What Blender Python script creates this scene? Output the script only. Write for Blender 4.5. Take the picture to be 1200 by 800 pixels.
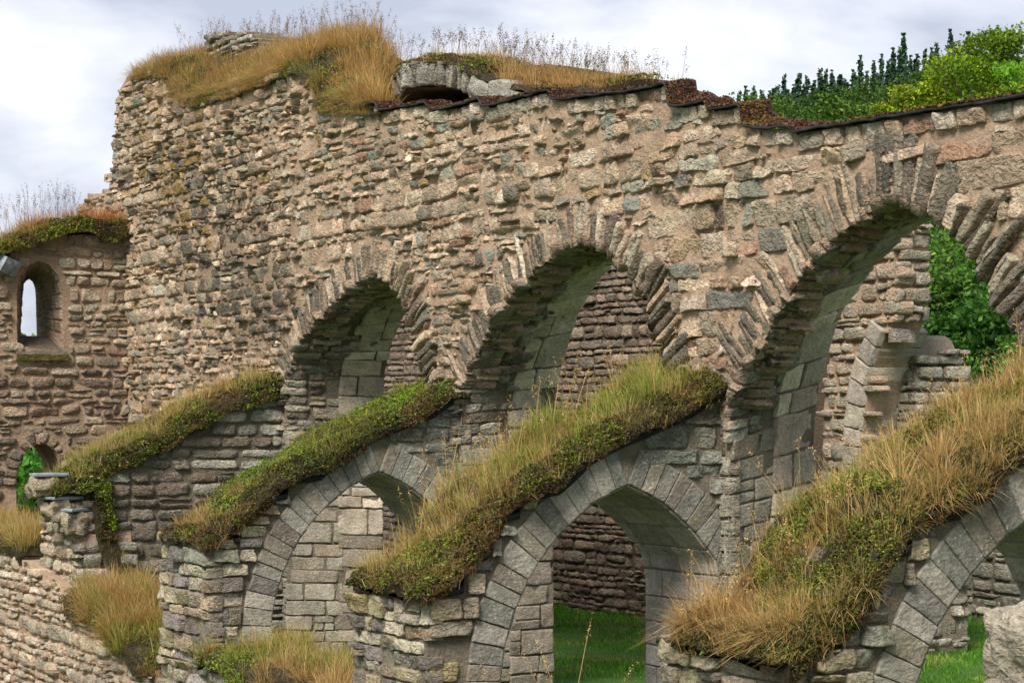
import bpy, math
import numpy as np
from mathutils import Vector
from mathutils.geometry import delaunay_2d_cdt

for o in list(bpy.data.objects):
    bpy.data.objects.remove(o)
SC = bpy.context.scene
COL = SC.collection
R = np.random.default_rng(7)

# ------------------------------------------------------------------ camera, sky, sun, exposure
TH = math.radians(61.8)
FPX = 2500.0                      # focal length in pixels of the 1200 px wide photograph (75 mm)
CAM = np.array([25.35, -10.28, 3.0])
cd = bpy.data.cameras.new('camera')
cam = bpy.data.objects.new('camera', cd)
COL.objects.link(cam)
cam.location = CAM
cam.rotation_euler = (math.pi / 2, 0, TH)
cd.lens = 75.0
cd.sensor_width = 36.0
cd.shift_y = 0.075
cd.clip_end = 3000
cd.clip_start = 0.1
SC.camera = cam

SUN_EL, SUN_AZ = math.radians(48), math.radians(143)      # azimuth clockwise from +Y
w = bpy.data.worlds.new('World')
SC.world = w
w.use_nodes = True
nt = w.node_tree
nt.nodes.clear()
def N(nt, t, **kw):
    n = nt.nodes.new(t)
    for k, v in kw.items():
        setattr(n, k, v)
    return n
L = nt.links.new
out = N(nt, 'ShaderNodeOutputWorld')
bg = N(nt, 'ShaderNodeBackground')
bg.inputs['Strength'].default_value = 0.05
sky = N(nt, 'ShaderNodeTexSky', sky_type='NISHITA', sun_disc=False)
sky.sun_elevation = SUN_EL
sky.sun_rotation = SUN_AZ
tc = N(nt, 'ShaderNodeTexCoord')
mp = N(nt, 'ShaderNodeMapping')
mp.inputs['Scale'].default_value = (1, 1, 2.2)
mp.inputs['Location'].default_value = (1.15, 0.6, 0.2)
no = N(nt, 'ShaderNodeTexNoise')
no.inputs['Scale'].default_value = 6.0
no.inputs['Detail'].default_value = 7
no.inputs['Roughness'].default_value = 0.5
no.inputs['Distortion'].default_value = 0.3
cr = N(nt, 'ShaderNodeValToRGB')
cr.color_ramp.elements[0].position = 0.43
cr.color_ramp.elements[0].color = (3.0, 3.2, 3.85, 1)
cr.color_ramp.elements[1].position = 0.59
cr.color_ramp.elements[1].color = (5.4, 5.45, 5.65, 1)
e = cr.color_ramp.elements.new(0.5)
e.color = (4.1, 4.25, 4.8, 1)
mx = N(nt, 'ShaderNodeMix', data_type='RGBA')
mx.inputs[0].default_value = 0.93
L(tc.outputs['Generated'], mp.inputs['Vector'])
L(mp.outputs[0], no.inputs['Vector'])
L(no.outputs[0], cr.inputs[0])
L(sky.outputs[0], mx.inputs[6])
L(cr.outputs[0], mx.inputs[7])
L(mx.outputs[2], bg.inputs[0])
L(bg.outputs[0], out.inputs[0])

sd = bpy.data.lights.new('sun', 'SUN')
sd.energy = 1.5
sd.angle = math.radians(24)
sd.color = (1.0, 0.93, 0.82)
sun = bpy.data.objects.new('sun', sd)
COL.objects.link(sun)
sdir = Vector((math.sin(SUN_AZ) * math.cos(SUN_EL), math.cos(SUN_AZ) * math.cos(SUN_EL), math.sin(SUN_EL)))
sun.rotation_euler = sdir.to_track_quat('Z', 'Y').to_euler()
sun.location = (0, -20, 30)

SC.view_settings.view_transform = 'Standard'
SC.view_settings.look = 'None'
SC.view_settings.gamma = 1.0
SC.view_settings.exposure = 1.98
SC.view_settings.use_curve_mapping = False
SC.cycles.max_bounces = 5
SC.cycles.diffuse_bounces = 3
SC.cycles.transparent_max_bounces = 4
SC.cycles.use_denoising = True

# ------------------------------------------------------------------ survey helpers (photo survey -> metres)
S_, C_ = math.sin(TH), math.cos(TH)
def ray(px, py):
    a = (px - 600) / FPX
    return -S_ + a * C_, C_ + a * S_, (490 - py) / FPX
def onY(px, py, Y=0.0):
    x, y, b = ray(px, py)
    d = (Y - CAM[1]) / y
    return (CAM[0] + d * x, 3 + b * d)
def onX(px, py, X):
    x, y, b = ray(px, py)
    d = (X - CAM[0]) / x
    return (CAM[1] + d * y, 3 + b * d)
def at(px, py, d):
    x, y, b = ray(px, py)
    return np.array([CAM[0] + d * x, CAM[1] + d * y, 3 + b * d])

def lin(r, g, b):
    c = np.array([r, g, b]) / 255.0
    return np.where(c <= 0.04045, c / 12.92, ((c + 0.055) / 1.055) ** 2.4)

# ------------------------------------------------------------------ noise
def _h(ix, iy, iz, s):
    n = (ix * 374761393 + iy * 668265263 + iz * 1440662683 + s * 974634777) & 0xffffffff
    n = ((n ^ (n >> 13)) * 1274126177) & 0xffffffff
    n = ((n ^ (n >> 15)) * 2246822519) & 0xffffffff
    return ((n ^ (n >> 16)) & 0xffff) / 32767.5 - 1.0
def vnoise(x, y, z, s=0):
    x, y, z = np.broadcast_arrays(np.asarray(x, float), np.asarray(y, float), np.asarray(z, float))
    ix, iy, iz = np.floor(x).astype(np.int64), np.floor(y).astype(np.int64), np.floor(z).astype(np.int64)
    fx, fy, fz = x - ix, y - iy, z - iz
    fx, fy, fz = [f * f * (3 - 2 * f) for f in (fx, fy, fz)]
    r = 0
    for dx in (0, 1):
        for dy in (0, 1):
            for dz in (0, 1):
                wgt = (fx if dx else 1 - fx) * (fy if dy else 1 - fy) * (fz if dz else 1 - fz)
                r = r + wgt * _h(ix + dx, iy + dy, iz + dz, s)
    return r
def fbm(x, y, z=0.0, o=3, s=0):
    r, a, t = 0, 1.0, 0
    for k in range(o):
        f = 2.03 ** k
        r = r + a * vnoise(np.asarray(x) * f, np.asarray(y) * f, np.asarray(z) * f, s + k)
        t += a
        a *= 0.5
    return r / t
def smooth(t):
    t = np.clip(t, 0, 1)
    return t * t * (3 - 2 * t)

# ------------------------------------------------------------------ mesh builder
class MB:
    def __init__(s):
        s.v, s.c, s.q, s.t, s.n, s.qm, s.tm = [], [], [], [], 0, [], []
    def add(s, v, faces, col=(1, 1, 1), mi=0):
        v = np.asarray(v, float).reshape(-1, 3)
        col = np.asarray(col, float)
        if col.shape[-1] == 3:
            col = np.concatenate([np.broadcast_to(col, (len(v), 3)), np.ones((len(v), 1))], 1)
        col = np.broadcast_to(col, (len(v), 4))
        s.v.append(v)
        s.c.append(col)
        for f in (faces if isinstance(faces, list) else [faces]):
            f = np.asarray(f, np.int64)
            if f.size == 0:
                continue
            if f.shape[1] == 4:
                s.q.append(f + s.n)
                s.qm.append(np.full(len(f), mi))
            else:
                s.t.append(f + s.n)
                s.tm.append(np.full(len(f), mi))
        s.n += len(v)
    def build(s, name, mats, parent=None, sm=True):
        me = bpy.data.meshes.new(name)
        v = np.concatenate(s.v)
        c = np.concatenate(s.c)
        q = np.concatenate(s.q) if s.q else np.zeros((0, 4), np.int64)
        t = np.concatenate(s.t) if s.t else np.zeros((0, 3), np.int64)
        mi = np.concatenate(s.qm + s.tm)
        loops = np.concatenate([q.ravel(), t.ravel()]).astype(np.int32)
        ls = np.concatenate([np.arange(len(q)) * 4, len(q) * 4 + np.arange(len(t)) * 3]).astype(np.int32)
        me.vertices.add(len(v))
        me.vertices.foreach_set('co', v.astype(np.float32).ravel())
        me.loops.add(len(loops))
        me.loops.foreach_set('vertex_index', loops)
        me.polygons.add(len(ls))
        me.polygons.foreach_set('loop_start', ls)
        me.polygons.foreach_set('material_index', mi.astype(np.int32))
        me.polygons.foreach_set('use_smooth', np.full(len(ls), sm))
        a = me.color_attributes.new('Col', 'FLOAT_COLOR', 'POINT')
        a.data.foreach_set('color', c.astype(np.float32).ravel())
        me.update(calc_edges=True)
        me.validate()
        for m in (mats if isinstance(mats, (list, tuple)) else [mats]):
            me.materials.append(m)
        o = bpy.data.objects.new(name, me)
        COL.objects.link(o)
        if parent is not None:
            o.parent = parent
            o.matrix_parent_inverse = parent.matrix_world.inverted() if False else o.matrix_parent_inverse
            o.location = -Vector(parent.location)
        return o

def empty(name, loc, label, cat, group=None):
    o = bpy.data.objects.new(name, None)
    COL.objects.link(o)
    o.location = loc
    o.empty_display_size = 0.2
    tag(o, label, cat, group)
    return o
def tag(o, label=None, cat=None, group=None, kind=None):
    for k, v in (('label', label), ('category', cat), ('group', group), ('kind', kind)):
        if v:
            o[k] = v
    return o

# ------------------------------------------------------------------ materials
def mat(name):
    m = bpy.data.materials.new(name)
    m.use_nodes = True
    nt = m.node_tree
    return m, nt, nt.nodes['Principled BSDF'], nt.links.new
def noise(nt, scale, detail=4, rough=0.6, co=None, dist=0.0):
    n = N(nt, 'ShaderNodeTexNoise')
    n.inputs['Scale'].default_value = scale
    n.inputs['Detail'].default_value = detail
    n.inputs['Roughness'].default_value = rough
    n.inputs['Distortion'].default_value = dist
    if co is not None:
        nt.links.new(co, n.inputs['Vector'])
    return n.outputs[0]
def rng_map(nt, src, a, b, c, d):
    m = N(nt, 'ShaderNodeMapRange')
    m.inputs[1].default_value, m.inputs[2].default_value = a, b
    m.inputs[3].default_value, m.inputs[4].default_value = c, d
    nt.links.new(src, m.inputs[0])
    return m.outputs[0]
def mixc(nt, fac, a, b, blend='MIX'):
    m = N(nt, 'ShaderNodeMix', data_type='RGBA', blend_type=blend)
    for i, x in ((0, fac), (6, a), (7, b)):
        if hasattr(x, 'links'):
            nt.links.new(x, m.inputs[i])
        elif i == 0:
            m.inputs[0].default_value = x
        else:
            m.inputs[i].default_value = (*x, 1)
    return m.outputs[2]

def stone_material(name, contrast=1.0, bump=0.9, fine=1.0, lichen=0.5, smear=None):
    m, nt, p, L = mat(name)
    co = N(nt, 'ShaderNodeTexCoord').outputs['Object']
    an = N(nt, 'ShaderNodeAttribute', attribute_name='Col')
    at_ = an.outputs['Color']
    n1 = noise(nt, 5.5, 6, 0.65, co)
    n2 = noise(nt, 38, 4, 0.7, co)
    n3 = noise(nt, 13, 6, 0.7, co, 0.6)
    n4 = noise(nt, 9, 5, 0.6, co, 1.0)
    n5 = noise(nt, 3.1, 5, 0.65, co)
    c = mixc(nt, 1.0, at_, rng_map(nt, n1, 0.3, 0.7, 1 - 0.28 * contrast, 1 + 0.38 * contrast), 'MULTIPLY')
    c = mixc(nt, 1.0, c, rng_map(nt, n2, 0.3, 0.7, 1 - 0.28 * contrast, 1 + 0.40 * contrast), 'MULTIPLY')
    c = mixc(nt, rng_map(nt, n3, 0.56, 0.66, 0, 0.55 * lichen), c, (0.40, 0.40, 0.34))
    c = mixc(nt, rng_map(nt, n4, 0.59, 0.71, 0, 0.55), c, (0.075, 0.068, 0.055))
    c = mixc(nt, rng_map(nt, n5, 0.60, 0.72, 0, 0.35 * lichen), c, (0.26, 0.19, 0.06))
    vs = N(nt, 'ShaderNodeTexVoronoi', feature='F1')
    vs.inputs['Scale'].default_value = 34
    L(co, vs.inputs['Vector'])
    sp = N(nt, 'ShaderNodeMath', operation='MULTIPLY')
    L(rng_map(nt, vs.outputs['Distance'], 0.20, 0.32, 0.8 * lichen + .2, 0), sp.inputs[0])
    L(rng_map(nt, noise(nt, 6, 4, 0.6, co), 0.50, 0.60, 0, 1), sp.inputs[1])
    c = mixc(nt, sp.outputs[0], c, (0.50, 0.49, 0.42))
    if smear is not None:
        # mortar smeared over the arrises of the stones
        ad = N(nt, 'ShaderNodeMath', operation='ADD')
        L(an.outputs['Alpha'], ad.inputs[0])
        L(rng_map(nt, noise(nt, 19, 6, 0.75, co, 0.5), 0.3, 0.7, -0.66, 0.74), ad.inputs[1])
        fac = rng_map(nt, ad.outputs[0], 0.42, 0.56, 1, 0)
        mc = mixc(nt, rng_map(nt, noise(nt, 2.2, 6, 0.65, co), 0.3, 0.7, 0, 1), tuple(np.array(smear[0]) * 0.72), tuple(np.array(smear[0]) * 1.15))
        if len(smear) > 1:
            sx = N(nt, 'ShaderNodeSeparateXYZ')
            L(co, sx.inputs[0])
            mc = mixc(nt, rng_map(nt, sx.outputs['Z'], 2.4, 3.5, 1, 0), mc, tuple(smear[1]))
        c = mixc(nt, fac, c, mc)
    L(c, p.inputs['Base Color'])
    p.inputs['Roughness'].default_value = 0.92
    p.inputs['Specular IOR Level'].default_value = 0.2
    b1 = N(nt, 'ShaderNodeBump')
    b1.inputs['Strength'].default_value = bump
    b1.inputs['Distance'].default_value = 0.05
    L(noise(nt, 17, 8, 0.72, co, 0.3), b1.inputs['Height'])
    b2 = N(nt, 'ShaderNodeBump')
    b2.inputs['Strength'].default_value = 0.4 * fine
    b2.inputs['Distance'].default_value = 0.014
    L(noise(nt, 75, 4, 0.7, co), b2.inputs['Height'])
    b3 = N(nt, 'ShaderNodeBump')
    b3.inputs['Strength'].default_value = bump * .9
    b3.inputs['Distance'].default_value = 0.035
    vo = N(nt, 'ShaderNodeTexVoronoi', feature='F1')
    vo.inputs['Scale'].default_value = 16
    vo.inputs['Detail'].default_value = 2
    wv = N(nt, 'ShaderNodeVectorMath', operation='ADD')
    nv = N(nt, 'ShaderNodeTexNoise')
    nv.inputs['Scale'].default_value = 9
    L(co, nv.inputs['Vector'])
    wm = N(nt, 'ShaderNodeVectorMath', operation='SCALE')
    wm.inputs['Scale'].default_value = 0.12
    L(nv.outputs['Color'], wm.inputs[0])
    L(co, wv.inputs[0])
    L(wm.outputs[0], wv.inputs[1])
    mpv = N(nt, 'ShaderNodeMapping')
    mpv.inputs['Scale'].default_value = (1, 1, 1.9)
    L(wv.outputs[0], mpv.inputs['Vector'])
    L(mpv.outputs[0], vo.inputs['Vector'])
    L(vo.outputs['Distance'], b3.inputs['Height'])
    L(b1.outputs[0], b3.inputs['Normal'])
    L(b3.outputs[0], b2.inputs['Normal'])
    L(b2.outputs[0], p.inputs['Normal'])
    return m

TAN = lin(186, 160, 137)
GREYM = lin(134, 125, 110)
M_STONE = stone_material('rubble_stone', smear=(TAN, GREYM))
M_STONE_P = stone_material('pier_stone', 1.0, 0.8, smear=(GREYM * .9,))
M_STONE_T = stone_material('pale_rubble', 1.0, 0.9, smear=(TAN * 1.05,))
M_STONE_N = stone_material('bare_stone', 1.0, 0.9)
M_STONE_D = stone_material('dark_stone', 1.0, 0.9, smear=(lin(112, 98, 84),))
M_ASHLAR = stone_material('ashlar_stone', 0.85, 0.32, 0.9, 0.6)
def mortar_material(name):
    m, nt, p, L = mat(name)
    co = N(nt, 'ShaderNodeTexCoord').outputs['Object']
    at_ = N(nt, 'ShaderNodeAttribute', attribute_name='Col').outputs['Color']
    c = mixc(nt, 1.0, at_, rng_map(nt, noise(nt, 2.2, 6, 0.65, co), 0.3, 0.7, 0.66, 1.2), 'MULTIPLY')
    c = mixc(nt, rng_map(nt, noise(nt, 7, 6, 0.75, co, 0.8), 0.52, 0.68, 0, 0.5), c, (0.16, 0.14, 0.11))
    c = mixc(nt, 1.0, c, rng_map(nt, noise(nt, 45, 4, 0.7, co), 0.3, 0.7, 0.82, 1.15), 'MULTIPLY')
    L(c, p.inputs['Base Color'])
    p.inputs['Roughness'].default_value = 0.95
    p.inputs['Specular IOR Level'].default_value = 0.1
    b = N(nt, 'ShaderNodeBump')
    b.inputs['Strength'].default_value = 0.9
    b.inputs['Distance'].default_value = 0.06
    L(noise(nt, 22, 8, 0.7, co), b.inputs['Height'])
    L(b.outputs[0], p.inputs['Normal'])
    return m
M_MORTAR = mortar_material('lime_mortar')

def leaf_material(name, trans=0.3, rough=0.6, var=0.0):
    m, nt, p, L = mat(name)
    at_ = N(nt, 'ShaderNodeAttribute', attribute_name='Col').outputs['Color']
    col = at_
    if var:
        oi = N(nt, 'ShaderNodeObjectInfo').outputs['Random']
        hs = N(nt, 'ShaderNodeHueSaturation')
        L(rng_map(nt, oi, 0, 1, 0.5 - 0.03 * var, 0.5 + 0.03 * var), hs.inputs['Hue'])
        L(rng_map(nt, oi, 0, 1, 1 + 0.3 * var, 1 - 0.3 * var), hs.inputs['Value'])
        L(at_, hs.inputs['Color'])
        col = hs.outputs[0]
    L(col, p.inputs['Base Color'])
    p.inputs['Roughness'].default_value = rough
    p.inputs['Specular IOR Level'].default_value = 0.25
    tr = N(nt, 'ShaderNodeBsdfTranslucent')
    L(col, tr.inputs['Color'])
    mx = N(nt, 'ShaderNodeMixShader')
    mx.inputs[0].default_value = trans
    L(p.outputs[0], mx.inputs[1])
    L(tr.outputs[0], mx.inputs[2])
    L(mx.outputs[0], nt.nodes['Material Output'].inputs['Surface'])
    return m
M_BLADE = leaf_material('grass_blade', 0.3, 0.65)
M_SEDUM = leaf_material('sedum_leaf', 0.15, 0.55)
M_LEAF = leaf_material('tree_leaf', 0.35, 0.55, 0.6)
M_NEEDLE = leaf_material('conifer_needle', 0.1, 0.7, 0.6)

def simple_noise_mat(name, a, b, scale, rough=0.9, bump=0.5, bs=20, dist=0.03):
    m, nt, p, L = mat(name)
    co = N(nt, 'ShaderNodeTexCoord').outputs['Object']
    c = mixc(nt, rng_map(nt, noise(nt, scale, 6, 0.65, co), 0.35, 0.65, 0, 1), a, b)
    if name == 'lawn':
        c = mixc(nt, rng_map(nt, noise(nt, 0.7, 5, 0.7, co), 0.56, 0.68, 0, .8), c, (0.10, 0.085, 0.04))
    L(c, p.inputs['Base Color'])
    p.inputs['Roughness'].default_value = rough
    p.inputs['Specular IOR Level'].default_value = 0.2
    bn = N(nt, 'ShaderNodeBump')
    bn.inputs['Strength'].default_value = bump
    bn.inputs['Distance'].default_value = dist
    L(noise(nt, bs, 6, 0.7, co), bn.inputs['Height'])
    L(bn.outputs[0], p.inputs['Normal'])
    return m
M_SOIL = simple_noise_mat('turf_soil', (0.022, 0.016, 0.011), (0.06, 0.048, 0.022), 12, 0.95, 0.9, 30, 0.05)
M_FELT = simple_noise_mat('roofing_felt', (0.012, 0.012, 0.014), (0.03, 0.03, 0.034), 8, 0.6, 0.4, 14, 0.02)
M_SLATE = simple_noise_mat('slate', (0.16, 0.18, 0.21), (0.27, 0.30, 0.34), 6, 0.55, 0.3, 18, 0.01)
M_BARK = simple_noise_mat('bark', (0.05, 0.04, 0.03), (0.10, 0.08, 0.06), 10, 0.9, 0.8, 25, 0.03)
M_LAWN = simple_noise_mat('lawn', (0.040, 0.098, 0.014), (0.066, 0.140, 0.022), 1.4, 0.95, 0.8, 45, 0.03)

# ------------------------------------------------------------------ masonry
GA = {9: ([0, .035, .14, .30, .5, .70, .86, .965, 1], [0, .60, .88, .98, 1, .98, .88, .60, 0]),
      7: ([0, .06, .24, .5, .76, .94, 1], [0, .62, .93, 1, .93, .62, 0]),
      5: ([0, .09, .5, .91, 1], [0, .72, 1, .72, 0])}
GA['a'] = ([0, .012, .06, .2, .35, .5, .65, .8, .94, .988, 1], [0, .86, .97, 1, 1, 1, 1, 1, .97, .86, 0])
GA['c'] = ([0, .022, .075, .18, .34, .5, .66, .82, .925, .978, 1], [0, .68, .88, .97, 1, 1, 1, .97, .88, .68, 0])
GA[13] = ([0, .02, .08, .17, .28, .39, .5, .61, .72, .83, .92, .98, 1], [0, .58, .84, .94, .98, 1, 1, 1, .98, .94, .84, .58, 0])

def pip(u, v, poly):
    poly = np.asarray(poly)
    r = np.zeros(np.shape(u), bool)
    n = len(poly)
    j = n - 1
    for i in range(n):
        xi, yi = poly[i]
        xj, yj = poly[j]
        if yi != yj:
            c = ((yi > v) != (yj > v)) & (u < (xj - xi) * (v - yi) / (yj - yi) + xi)
            r ^= c
        j = i
    return r

_sid = [0]
def stones(mb, quads, fmap, prot, sink, col, nx=9, ny=7, rough=0.02, rnd=(0.15, 0.5), q=(0.6, 1.4), tilt=0.012, jit=0.010, mi=0, freq=8.0):
    quads = np.asarray(quads, float)
    n = len(quads)
    if n == 0:
        return
    a, wa = (np.array(x) for x in GA[nx])
    b, wb = (np.array(x) for x in GA[ny])
    A, B = np.meshgrid(a, b, indexing='xy')
    WW = np.outer(wb, wa)
    bord = (WW == 0)
    s, t = 2 * A - 1, 2 * B - 1
    k = R.uniform(rnd[0], rnd[1], n)[:, None, None]
    s2 = s * np.sqrt(np.maximum(1 - k * t * t * s * s / 1.0 * 0.9, 0.05))
    t2 = t * np.sqrt(np.maximum(1 - k * s * s * t * t / 1.0 * 0.9, 0.05))
    s2 = s2 * (1 - 0.10 * k * (t ** 4))
    t2 = t2 * (1 - 0.16 * k * (s ** 4))
    A2, B2 = (s2 + 1) / 2, (t2 + 1) / 2
    q0, q1, q2, q3 = [quads[:, i][:, None, None, :] for i in range(4)]
    A2e, B2e = A2[..., None], B2[..., None]
    P = (1 - A2e) * (1 - B2e) * q0 + A2e * (1 - B2e) * q1 + A2e * B2e * q2 + (1 - A2e) * B2e * q3
    ids = (_sid[0] + np.arange(n))[:, None, None] * 3.17
    _sid[0] += n
    U, V = P[..., 0], P[..., 1]
    du = jit * vnoise(U * 14, V * 14, ids, 11) + jit * 0.6 * vnoise(U * 32, V * 32, ids, 12)
    dv = jit * vnoise(U * 14, V * 14, ids, 13) + jit * 0.6 * vnoise(U * 32, V * 32, ids, 14)
    U = U + du
    V = V + dv
    qq = R.uniform(q[0], q[1], n)[:, None, None]
    pr = np.broadcast_to(np.asarray(prot, float), (n,))[:, None, None]
    sk = np.broadcast_to(np.asarray(sink, float), (n,))[:, None, None]
    W2 = np.where(bord, 0, WW) ** qq
    H = pr * W2
    H = H + W2 * (R.normal(0, tilt, n)[:, None, None] * s + R.normal(0, tilt, n)[:, None, None] * t)
    H = H + rough * W2 ** 0.5 * fbm(U * freq, V * freq, ids, 3, 21)
    H = np.where(bord, -sk, H)
    X = fmap(U, V, H)
    nv = len(a) * len(b)
    i, j = np.meshgrid(np.arange(len(a) - 1), np.arange(len(b) - 1), indexing='xy')
    f = (j * len(a) + i).ravel()
    f = np.stack([f, f + 1, f + 1 + len(a), f + len(a)], 1)
    F = (f[None] + (np.arange(n) * nv)[:, None, None]).reshape(-1, 4)
    C4 = np.concatenate([np.repeat(np.asarray(col), nv, axis=0), np.tile(np.where(bord, 0, WW).ravel(), n)[:, None]], 1)
    mb.add(X.reshape(-1, 3), F, C4, mi)

def courses(u0, u1, v0, v1, ch, ln, gap=0.02, split=0.12, wander=0.03, cv=0.28, lv=0.35, cj=0.012, seed=0):
    """irregular courses of stones as quads (n,4,2)"""
    Q = []
    v = v0
    k = 0
    def wv(u, k):
        return wander * float(fbm(u * 0.55, k * 0.37 + seed, 0.3, 2, 5 + seed))
    rowv = [v]
    while v < v1:
        v += ch * float(np.clip(R.lognormal(0, cv), 0.55, 1.7))
        rowv.append(v)
    for k in range(len(rowv) - 1):
        va, vb = rowv[k], rowv[k + 1]
        u = u0 - R.random() * ln
        while u < u1:
            l = ln * float(np.clip(R.lognormal(0, lv), 0.42, 2.1)) * (0.75 + 0.25 * (vb - va) / ch)
            ua, ub = u, u + l
            lo = (va + wv(ua, k), va + wv(ub, k))
            hi = (vb + wv(ua, k + 1), vb + wv(ub, k + 1))
            g = gap * R.uniform(0.6, 1.5)
            r = R.random()
            if r < split and (vb - va) > 0.75 * ch:
                m = R.uniform(0.38, 0.62)
                ml = (lo[0] + (hi[0] - lo[0]) * m, lo[1] + (hi[1] - lo[1]) * m)
                parts = [(ua, ub, lo, ml), (ua, ub, ml, hi)]
                if R.random() < 0.4:
                    um = (ua + ub) / 2 + R.normal(0, l * 0.08)
                    lm = (lo[0] + lo[1]) / 2
                    mm = (ml[0] + ml[1]) / 2
                    parts = [(ua, um, (lo[0], lm), (ml[0], mm)), (um, ub, (lm, lo[1]), (mm, ml[1])), parts[1]]
            else:
                parts = [(ua, ub, lo, hi)]
            for (a, b, l_, h_) in parts:
                g2 = g / 2
                c = R.normal(0, cj, 8)
                Q.append([(a + g2 + c[0], l_[0] + g2 + c[1] * .6), (b - g2 + c[2], l_[1] + g2 + c[3] * .6),
                          (b - g2 + c[4], h_[1] - g2 + c[5] * .6), (a + g2 + c[6], h_[0] - g2 + c[7] * .6)])
            u = ub
    return np.array(Q)

def keep(Q, inside, need=3, trim=True):
    """stones that lie in the region; those cut by its edge are trimmed to their longest run inside"""
    def test(q):
        c = q.mean(1)
        sh = c[:, None] + (q - c[:, None]) * 0.92
        ins = np.stack([inside(sh[:, i, 0], sh[:, i, 1]) for i in range(4)], 1)
        return inside(c[:, 0], c[:, 1]) & (ins.sum(1) >= need), ins.sum(1)
    if len(Q) == 0:
        return Q, np.zeros(0, bool)
    ok, cnt = test(Q)
    res, edge = [Q[ok]], [(cnt < 4)[ok]]
    bad = Q[~ok & (cnt > 0)]
    if trim and len(bad):
        m = 12
        t = np.linspace(0, 1, m)
        lo = bad[:, None, 0] * (1 - t[None, :, None]) + bad[:, None, 1] * t[None, :, None]
        hi = bad[:, None, 3] * (1 - t[None, :, None]) + bad[:, None, 2] * t[None, :, None]
        g = np.ones(lo.shape[:2], bool)
        for f in (.15, .85):
            p = lo * (1 - f) + hi * f
            g &= inside(p[..., 0], p[..., 1])
        new = []
        for i in range(len(bad)):
            best, cur, st = (0, 0), 0, 0
            for k in range(m + 1):
                if k < m and g[i, k]:
                    if cur == 0:
                        st = k
                    cur += 1
                else:
                    if cur > best[1]:
                        best = (st, cur)
                    cur = 0
            a, n_ = best
            if n_ >= 2:
                b = a + n_ - 1
                if np.linalg.norm(lo[i, b] - lo[i, a]) > .05:
                    new.append([lo[i, a], lo[i, b], hi[i, b], hi[i, a]])
        if new:
            res.append(np.array(new))
            edge.append(np.ones(len(new), bool))
    return np.concatenate(res), np.concatenate(edge)

def palette(n, cols, wts, var=0.12):
    wts = np.array(wts, float)
    idx = R.choice(len(cols), n, p=wts / wts.sum())
    c = np.array([lin(*x) for x in cols])[idx]
    c = c * (1 + R.normal(0, var, (n, 1))) * (1 + R.normal(0, 0.015, (n, 3)))
    return np.clip(c, 0.01, 0.8)

def slab(mb, outer, holes, fm, thick, step=0.12, rough=0.02, col=(0.4, 0.3, 0.2), colf=None, back_holes=None, mi=0):
    """a wall: triangulated front with its openings, back, and rim"""
    def dens(poly, st):
        poly = [np.array(p, float) for p in poly]
        r = []
        for i in range(len(poly)):
            a, b = poly[i], poly[(i + 1) % len(poly)]
            m = max(1, int(np.linalg.norm(b - a) / st))
            for k in range(m):
                r.append(a + (b - a) * k / m)
        return np.array(r)
    def tri(outer, holes, st):
        loops = [dens(outer, st)] + [dens(h, st) for h in holes]
        pts, edges = [], []
        for lp in loops:
            b = len(pts)
            pts += list(lp)
            edges += [(b + i, b + (i + 1) % len(lp)) for i in range(len(lp))]
        o = loops[0]
        lo, hi = o.min(0), o.max(0)
        gx, gy = np.meshgrid(np.arange(lo[0], hi[0], st), np.arange(lo[1], hi[1], st))
        g = np.stack([gx.ravel(), gy.ravel()], 1) + R.uniform(-.3, .3, (gx.size, 2)) * st
        ok = pip(g[:, 0], g[:, 1], loops[0])
        for h in loops[1:]:
            ok &= ~pip(g[:, 0], g[:, 1], h)
        g = g[ok]
        al = np.concatenate(loops)
        dmin = np.array([np.min(np.sum((al - p) ** 2, 1)) for p in g]) if len(g) else np.zeros(0)
        g = g[dmin > (0.45 * st) ** 2]
        allp = [Vector(p) for p in pts] + [Vector(p) for p in g]
        v, e_, f, *_ = delaunay_2d_cdt(allp, edges, [], 0, 1e-6)
        v = np.array([tuple(x) for x in v])
        f = np.array(f)
        c = v[f].mean(1)
        ok = pip(c[:, 0], c[:, 1], loops[0])
        for h in loops[1:]:
            ok &= ~pip(c[:, 0], c[:, 1], h)
        return v, f[ok], loops
    v, f, loops = tri(outer, holes, step)
    h = rough * fbm(v[:, 0] * 3, v[:, 1] * 3, 0.7, 4, 31)
    cc = np.broadcast_to(np.asarray(col), (len(v), 3)) if colf is None else colf(v[:, 0], v[:, 1])
    mb.add(fm(v[:, 0], v[:, 1], h), f, cc, mi)
    v2, f2, _ = tri(outer, holes if back_holes is None else back_holes, step * 2.5)
    mb.add(fm(v2[:, 0], v2[:, 1], np.full(len(v2), -thick)), f2[:, ::-1], np.asarray(col), mi)
    lps = loops if back_holes is None else loops[:1]
    for lp in lps:
        n = len(lp)
        hh = rough * fbm(lp[:, 0] * 3, lp[:, 1] * 3, 0.7, 4, 31)
        A = fm(lp[:, 0], lp[:, 1], hh)
        B = fm(lp[:, 0], lp[:, 1], np.full(n, -thick))
        i = np.arange(n)
        mb.add(np.concatenate([A, B]), np.stack([i, (i + 1) % n, n + (i + 1) % n, n + i], 1), np.asarray(col), mi)

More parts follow.
